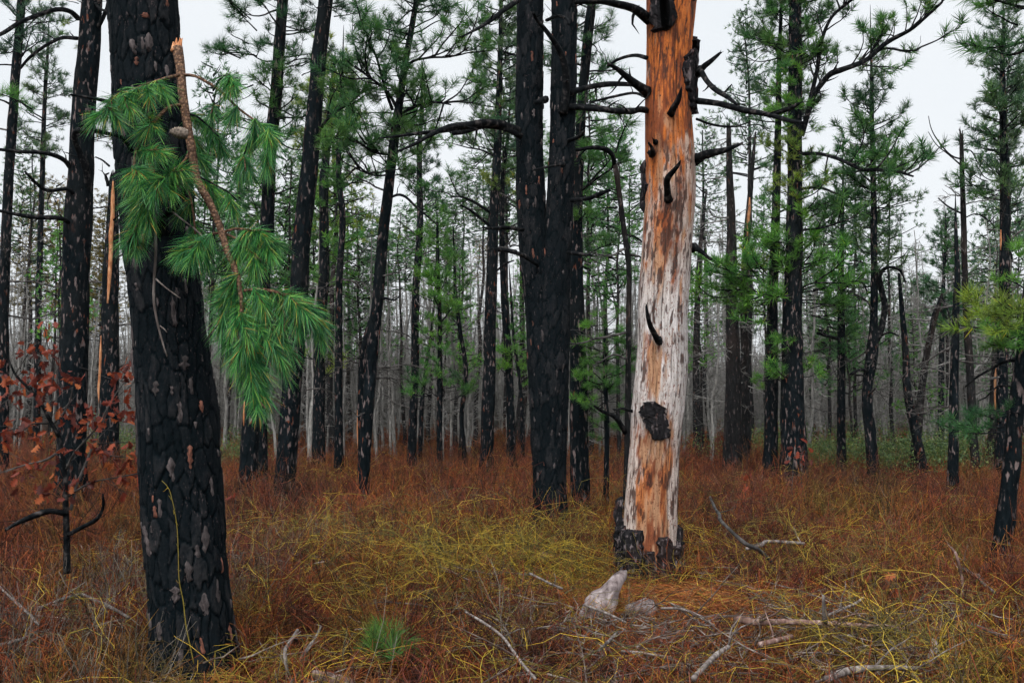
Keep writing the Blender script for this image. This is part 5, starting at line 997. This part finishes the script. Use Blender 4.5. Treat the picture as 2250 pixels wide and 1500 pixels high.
for (px, Y, tp, cl, sp, tn) in sorted(FAR):
    side = 'from the picture\'s left edge' if px < 250 else ('rightward of the foreground trunk' if px < 1160 else ('between forked trunk and snag' if px < 1400 else 'rightward of the snag'))
    key = (LOOK[tn], side); k_ = seen[key] = seen.get(key, -1) + 1
    far_pine(px, Y, tp, cl, sp, tn, '%s %s counted %s' % (ORD[k_], LOOK[tn], side), 'far pines behind the charred trunks')

def dead_proto(H, r0, nb):
    tr, tw = MB(), MB(); z = np.linspace(-.15, H, 14); w_ = rng.normal(size=(14, 2)).cumsum(0) * .05; w_ -= w_[1]; P = np.c_[w_, z]
    rough_tube(tr, P, np.interp(z, [-.15, .4, H], [r0 * 1.25, r0, .012]), 7, .4, .12, int(rng.integers(99)))
    zz = rng.uniform(.9, H * .98, nb); a = rng.uniform(0, 6.28, nb); l = rng.uniform(.35, 1.3, nb) * (1.1 - .6 * zz / H)
    P0 = np.c_[np.interp(zz, z, P[:, 0]), np.interp(zz, z, P[:, 1]), zz]
    b = wander(nb, 5, P0, np.c_[np.cos(a), np.sin(a), rng.uniform(-.5, .5, nb)], l, .22, -.02); tubes(tw, b, np.tile(np.linspace(.011, .005, 5), (nb, 1)), 3)
    for j in (1, 2):
        d = nrm(b[:, j + 1] - b[:, j]) + rng.normal(size=(nb, 3)) * .7; s2 = wander(nb, 3, b[:, j], d, l * .45, .2, -.03); tubes(tw, s2, np.tile(np.linspace(.007, .0035, 3), (nb, 1)), 3)
    return tr, tw
DEAD = []
for H, r0 in ((9, .075), (8, .06), (10, .09), (7.5, .055), (9.5, .07), (6.5, .05)):
    a, b = dead_proto(H, r0, 80); DEAD.append((a, b, a.mesh('trunk', M['dead']), b.mesh('twigs', M['dead']), H))
DG = 'slender dead grey trees in the middle distance'
def dead_thing(px, Y, H, dark, where):
    a, b, mt, mw, h = random.choice(DEAD); p = at(px, 900, Y); g = gz(p[0], Y)
    root = thing('dead_tree', (p[0], Y, g), 'slender dead grey tree with fine bare twigs ' + where, 'dead tree', DG + ' ' + where)
    s = H / h; lean = (rng.normal() * .05, rng.normal() * .05, rng.uniform(0, 6.28))
    for nm, me in (('trunk', mt), ('twigs', mw)):
        o = link(nm, me, root); o.scale = (s, s, s); o.rotation_euler = lean
        if nm == 'twigs': o['kind'] = 'stuff'
for i in range(235):
    px = rng.uniform(-30, 2280) if i < 130 else rng.uniform(720, 2280); Y = rng.uniform(23, 38) if i < 130 else rng.uniform(27, 42)
    where = 'behind the left trunks' if px < 540 else ('left of the forked trunk' if px < 1160 else ('beside the snag' if px < 1560 else 'at the right'))
    H = rng.uniform(4.0, 6.6) if px < 1500 else rng.uniform(3.8, 7.2)
    dead_thing(px, Y, H, False, where)
# the far wood that reads as one grey mass
protos = []
for a, b, mt, mw, h in DEAD:
    m_ = MB()
    for s_ in (a, b):
        m_.add(np.concatenate(s_.v), np.concatenate(s_.q) if s_.q else None, np.concatenate(s_.t) if s_.t else None)
    protos.append(m_.mesh('dead_tree_shape', M['dead']))
n = 1050; y = np.r_[rng.uniform(38, 75, 700), rng.uniform(75, 125, 350)]; x = rng.uniform(-1, 1, n) * y * .62
keep = ~((x / y > .16) & (rng.random(n) < .3)); x, y = x[keep], y[keep]; n = len(x)
s_ = rng.uniform(.7, 1.05, n)
def thicket_proto():
    mb = MB(); ns = 120; P0 = np.c_[rng.uniform(-2, 2, ns), rng.uniform(-1.2, 1.2, ns), np.zeros(ns)]; b = wander(ns, 6, P0, np.c_[rng.normal(size=(ns, 2)) * .16, np.ones(ns)], rng.uniform(1.6, 4.6, ns), .07, .03); tubes(mb, b, np.tile(np.linspace(.016, .006, 6), (ns, 1)), 3)
    for j in (1, 2, 3, 4):
        for _ in range(2):
            s2 = wander(ns, 3, b[:, j], nrm(b[:, j + 1] - b[:, j]) * .6 + rng.normal(size=(ns, 3)) * .6, rng.uniform(.3, .9, ns), .2, 0); tubes(mb, s2, np.tile(np.linspace(.008, .004, 3), (ns, 1)), 3)
    return mb.mesh('thicket_shape', M['dead'])
th0 = len(protos); protos += [thicket_proto() for _ in range(3)]
nt2 = 300; yt = rng.uniform(38, 95, nt2); xt = rng.uniform(-1, 1, nt2) * yt * .62; st2 = rng.uniform(.8, 1.3, nt2)
pick = np.r_[rng.integers(0, th0, n), rng.integers(th0, th0 + 3, nt2)]; x = np.r_[x, xt]; y = np.r_[y, yt]; s_ = np.r_[s_, st2]; n = len(x)
scatter('far_dead_forest', protos, np.c_[x, y, gz(x, y)], np.c_[np.zeros(n), np.zeros(n), rng.uniform(0, 6.28, n)], np.c_[s_, s_, s_], pick, 'dense grey mass of far dead trees behind the pines')
ptr = []
for (w_, g_) in CROWN[:3]:
    pass

# ------------------------------------------------------------------ undergrowth
def shrub_proto(ns, h0, h1, rad, r0, side):
    mb = MB(); a = rng.uniform(0, 6.28, ns); rr = rad * np.sqrt(rng.random(ns)); P0 = np.c_[np.cos(a) * rr, np.sin(a) * rr, np.full(ns, -.02)]
    D = np.c_[rng.normal(size=(ns, 2)) * .32, np.ones(ns)]; L = rng.uniform(h0, h1, ns)
    b = wander(ns, 5, P0, D, L, .17, .05); tubes(mb, b, np.tile(np.linspace(r0, r0 * .5, 5), (ns, 1)), 3)
    for j in range(side):
        i = rng.integers(1, 4, ns); p = b[np.arange(ns), i]; d = nrm(b[np.arange(ns), i + 1] - p) + rng.normal(size=(ns, 3)) * .55 + np.array([0, 0, .15])
        s2 = wander(ns, 3, p, d, rng.uniform(.06, .2, ns), .2, .08); tubes(mb, s2, np.tile(np.linspace(r0 * .6, r0 * .35, 3), (ns, 1)), 3)
    return mb
def tile_proto(size, dens, h0, h1, r0, side):
    mb = MB(); ns = int(size * size * dens); P0 = np.c_[rng.uniform(-.5, .5, (ns, 2)) * size, np.full(ns, -.02)]
    cl = fbm(np.c_[P0[:, 0] * 5.5 + rng.random() * 50, P0[:, 1] * 5.5, P0[:, 0] * 0], 2, 9); P0 = P0[cl > .43]; ns = len(P0)          # bare gaps between the clumps
    hs = .15 + 1.7 * fbm(np.c_[P0[:, 0] * 3.1 + rng.random() * 50, P0[:, 1] * 3.1, P0[:, 0] * 0], 2, 5)
    D = np.c_[rng.normal(size=(ns, 2)) * .62, np.ones(ns)]; L = rng.uniform(h0, h1, ns) * hs * 1.12
    b = wander(ns, 5, P0, D, L, .32, .03); tubes(mb, b, np.tile(np.linspace(r0, r0 * .5, 5), (ns, 1)) * rng.uniform(.6, 1.3, (ns, 1)), 3)
    for j in range(side):
        i = rng.integers(1, 4, ns); p = b[np.arange(ns), i]; d = nrm(b[np.arange(ns), i + 1] - p) + rng.normal(size=(ns, 3)) * .95
        s2 = wander(ns, 3, p, d, rng.uniform(.06, .22, ns), .3, .03); tubes(mb, s2, np.tile(np.linspace(r0 * .6, r0 * .35, 3), (ns, 1)), 3)
    return mb.mesh('shrub_shape', M['under'])
def veg(x, y):
    return max(.10, 1 - .40 * math.exp(-((x - 1.4) / 1.6) ** 2 - ((y - 6.6) / 1.3) ** 2) - .55 * math.exp(-((x - 1.1) / .8) ** 2 - ((y - 7.5) / .8) ** 2) - .75 * math.exp(-((x + 1.8) / .6) ** 2 - ((y - 5.1) / .6) ** 2))
NEAR, MID, FARR = .8, 1.2, 2.6
tiles = [tile_proto(NEAR, 560, .14, .42, .0030, 5) for _ in range(6)] + [tile_proto(MID, 260, .28, .58, .0034, 5) for _ in range(5)] + [tile_proto(FARR, 75, .32, .60, .0046, 4) for _ in range(4)]
PT, RT, ST, IT = [], [], [], []
def lay(size, y0, y1, lo, hi):
    yy = y0 + size / 2
    while yy < y1:
        hw = yy * .62 + .8; xx = -hw + rng.uniform(0, size)
        while xx < hw:
            f = .55 + .95 * float(vnoise(np.array([[xx * .8, yy * .6, .5]]), 77)[0])
            f *= veg(xx, yy)                                  # trampled, littered ground round the foot of the snag
            PT.append((xx, yy, float(gz(xx, yy)))); RT.append((0, 0, random.choice([0, 1, 2, 3]) * math.pi / 2 + rng.normal() * .1)); ST.append((1.03, 1.03, f)); IT.append(int(rng.integers(lo, hi)))
            xx += size
        yy += size
lay(NEAR, 3.0, 9.4, 0, 6); lay(MID, 9.4, 23, 6, 11); lay(FARR, 23, 62, 11, 15)
scatter('huckleberry_undergrowth', tiles, PT, RT, ST, IT, 'knee-high thicket of red-brown leafless shrub twigs covering the ground')
gt = [shrub_proto(9, .3, .7, .4, .0020, 6)for _ in range(4)]
x, y = ground_points(90, 3.6, 20, .8); xl = rng.uniform(-3.3, -1.7, 60); yl = rng.uniform(4.5, 8.5, 60); x = np.r_[x, xl]; y = np.r_[y, yl]; n = len(x); s_ = rng.uniform(.6, 1.1, n)
realise('grey_twig_brush', gt, M['greytwig'], np.c_[x, y, gz(x, y)], rng.uniform(0, 6.28, n), np.c_[s_, s_, s_], rng.integers(0, 4, n), 'bare grey twiggy brush among the red shrubs')
def brier_proto(ns):
    mb = MB(); P0 = np.c_[rng.normal(size=(ns, 2)) * .3, np.full(ns, 0.0)]; a = rng.uniform(0, 6.28, ns)
    D = np.c_[np.cos(a) * .7, np.sin(a) * .7, np.full(ns, 1.3)]; k_ = 9; P = np.empty((ns, k_, 3)); P[:, 0] = P0; d = nrm(D); st = rng.uniform(.5, 1.35, ns) / (k_ - 1)
    for i in range(1, k_):
        d = nrm(d + np.array([0, 0, -.14 - .02 * i]) + rng.normal(size=(ns, 3)) * .06); zz = nrm(d + rng.normal(size=(ns, 3)) * .26)
        P[:, i] = P[:, i - 1] + zz * st[:, None]; P[:, i, 2] = np.maximum(P[:, i, 2], .03 + .1 * rng.random(ns))
    tubes(mb, P, np.tile(np.linspace(.0031, .0014, k_), (ns, 1)) * rng.uniform(.5, 1.2, (ns, 1)), 3)
    for j in range(6):
        i = rng.integers(2, k_ - 2, ns); p = P[np.arange(ns), i]; s2 = wander(ns, 4, p, nrm(P[np.arange(ns), i + 1] - p) + rng.normal(size=(ns, 3)) * .9, rng.uniform(.06, .3, ns), .3, 0.02); tubes(mb, s2, np.tile(np.linspace(.0018, .0009, 4), (ns, 1)), 3)
    return mb
BP = [brier_proto(9) for _ in range(7)]
spots = []
def spot(px, py, sx, sy, n):
    for _ in range(int(n * 1.1)):
        p = gp(px + rng.normal() * sx, py + rng.normal() * sy, .25)
        if 3.3 < p[1] < 26: spots.append(p[:2])
for a in [(700, 1170, 130, 30, 22), (1000, 1190, 160, 40, 34), (1180, 1230, 90, 40, 40), (1300, 1150, 50, 25, 10), (900, 1290, 200, 70, 14), (1680, 1190, 110, 45, 20), (1850, 1170, 110, 40, 16), (2000, 1270, 150, 70, 14), (2150, 1420, 80, 50, 22), (1500, 1400, 140, 50, 5), (1100, 1400, 200, 60, 8), (1800, 1360, 200, 60, 7), (650, 1400, 120, 60, 7), (150, 1350, 110, 80, 9), (430, 1455, 90, 20, 7), (1600, 1050, 250, 25, 26), (1330, 1070, 120, 25, 16), (800, 1060, 300, 30, 20), (1900, 1060, 250, 30, 16), (250, 1200, 120, 40, 8)]: spot(*a)
xy = np.array(spots); n = len(xy); s_ = rng.uniform(.55, 1.1, n)
realise('greenbrier_tangle', BP, M['brier'], np.c_[xy, gz(xy[:, 0], xy[:, 1])], rng.uniform(0, 6.28, n), np.c_[s_, s_, s_ * rng.uniform(.7, 1.15, n) * np.array([veg(a_, b_) for a_, b_ in xy])], rng.integers(0, 7, n), 'tangle of arching yellow-green thorny vines over the shrubs')
def litter_proto(nl):
    mb = MB(); P = np.c_[rng.normal(size=(nl, 2)) * .22, rng.uniform(.005, .06, nl)]; a = rng.uniform(0, 6.28, nl); blades2(mb, P, np.c_[np.cos(a), np.sin(a), rng.normal(size=nl) * .25], rng.uniform(.06, .14, nl), np.full(nl, .0028), np.c_[np.zeros((nl, 2)), -rng.random(nl) * .02]); return mb
LP_ = [litter_proto(110) for _ in range(5)]
x, y = ground_points(600, 3.2, 12, .8); xb = rng.normal(size=120) * .5 + 1.25; yb = rng.normal(size=120) * .45 + 7.6; x = np.r_[x, xb]; y = np.r_[y, yb]; n = len(x)
realise('fallen_pine_needles', LP_, M['litter'], np.c_[x, y, gz(x, y) + rng.uniform(0, .05, n)], rng.uniform(0, 6.28, n), np.ones((n, 3)) * rng.uniform(.7, 1.2, n)[:, None], rng.integers(0, 5, n), 'rust-orange fallen pine needles on the ground and the brush', False)
def twigpile():
    mb = MB(); n_ = 9; a = rng.uniform(0, 6.28, n_); b = wander(n_, 6, np.c_[rng.normal(size=(n_, 2)) * .25, rng.uniform(.03, .2, n_)], np.c_[np.cos(a), np.sin(a), rng.normal(size=n_) * .2], rng.uniform(.25, .8, n_), .14, -.01); tubes(mb, b, np.tile(np.linspace(.006, .0022, 6), (n_, 1)) * rng.uniform(.6, 1.2, (n_, 1)), 5)
    for j in range(3):
        s2 = wander(n_, 4, b[:, 2 + j % 3], nrm(b[:, 3] - b[:, 2]) + rng.normal(size=(n_, 3)) * .7, rng.uniform(.08, .3, n_), .18, .02); tubes(mb, s2, np.tile(np.linspace(.003, .0014, 4), (n_, 1)), 3)
    return mb
TP = [twigpile() for _ in range(6)]
x, y = ground_points(40, 3.6, 11, .8); sp2 = []
for (px, py, sx, sy, n_) in [(1450, 1400, 110, 40, 11), (1750, 1390, 170, 45, 15), (2050, 1400, 120, 50, 7), (1250, 1420, 120, 40, 6), (120, 1330, 100, 60, 7), (1200, 1300, 120, 30, 4)]:
    for _ in range(n_): sp2.append(gp(px + rng.normal() * sx, py + rng.normal() * sy, .15)[:2])
sp2 = np.array(sp2); x = np.r_[x, sp2[:, 0]]; y = np.r_[y, sp2[:, 1]]; k_ = y > 3.2; x, y = x[k_], y[k_]; n = len(x); s_ = rng.uniform(.5, 1.0, n)
realise('twig_litter', TP, M['stick_dim'], np.c_[x, y, gz(x, y) + .06], rng.uniform(0, 6.28, n), np.c_[s_, s_, s_], rng.integers(0, 6, n), 'pale broken twigs littering the ground below the snag')
def leafy_proto():
    mb = MB(); n_ = 420; P = rng.normal(size=(n_, 3)) * np.array([.32, .32, .22]) + np.array([0, 0, .38]); D = nrm(rng.normal(size=(n_, 3)) + np.array([0, 0, .7])); S = nrm(np.cross(D, rng.normal(size=(n_, 3)))) * .014; l = .045
    v = np.stack([P, P + D * l * .5 + S, P + D * l, P + D * l * .5 - S], 1); mb.add(v.reshape(-1, 3), np.arange(4 * n_).reshape(n_, 4)); return mb.mesh('leafy_shape', M['leafgreen'], False)
LV = [leafy_proto() for _ in range(4)]
pp = []
for (px, py, sx, sy, Y0, Y1, n_) in [(1850, 0, 60, 0, 20, 26, 26), (2080, 0, 60, 0, 18, 25, 26), (1960, 0, 60, 0, 18, 23, 14), (2180, 0, 60, 0, 19, 25, 12), (500, 0, 60, 0, 20, 28, 18), (250, 0, 50, 0, 20, 28, 18), (1700, 0, 90, 0, 22, 28, 16)]:
    for _ in range(n_):
        Y = rng.uniform(Y0, Y1); pp.append((at(px + rng.normal() * sx, 900, Y)[0], Y))
pp = np.array(pp); n = len(pp); s_ = rng.uniform(.7, 1.25, n)
scatter('evergreen_shrubs', LV, np.c_[pp, gz(pp[:, 0], pp[:, 1])], np.c_[np.zeros((n, 2)), rng.uniform(0, 6.28, n)], np.c_[s_, s_, s_], rng.integers(0, 4, n), 'low band of small-leaved evergreen shrubs at the wood edge')

# ------------------------------------------------------------------ the damp air between the trunks
def haze():
    x0, x1, y0, y1, z0, z1 = -420, 420, -80, 720, -1.6, 26
    v = np.array([(x, y, z) for z in (z0, z1) for y in (y0, y1) for x in (x0, x1)], float)
    q = [[0, 2, 3, 1], [4, 5, 7, 6], [0, 1, 5, 4], [2, 6, 7, 3], [0, 4, 6, 2], [1, 3, 7, 5]]
    m = bpy.data.materials.new('haze'); m.use_nodes = True; t = m.node_tree; t.nodes.remove(t.nodes['Principled BSDF'])
    pv = t.nodes.new('ShaderNodeVolumePrincipled'); pv.inputs['Color'].default_value = (.90, .94, .96, 1); pv.inputs['Density'].default_value = .0003; pv.inputs['Anisotropy'].default_value = 0.0
    t.links.new(pv.outputs[0], t.nodes['Material Output'].inputs['Volume'])
    o = link('haze', MB().add(v, q).mesh('haze', m, False)); tag(o, 'thin pale damp air filling the wood', kind='stuff')
haze()
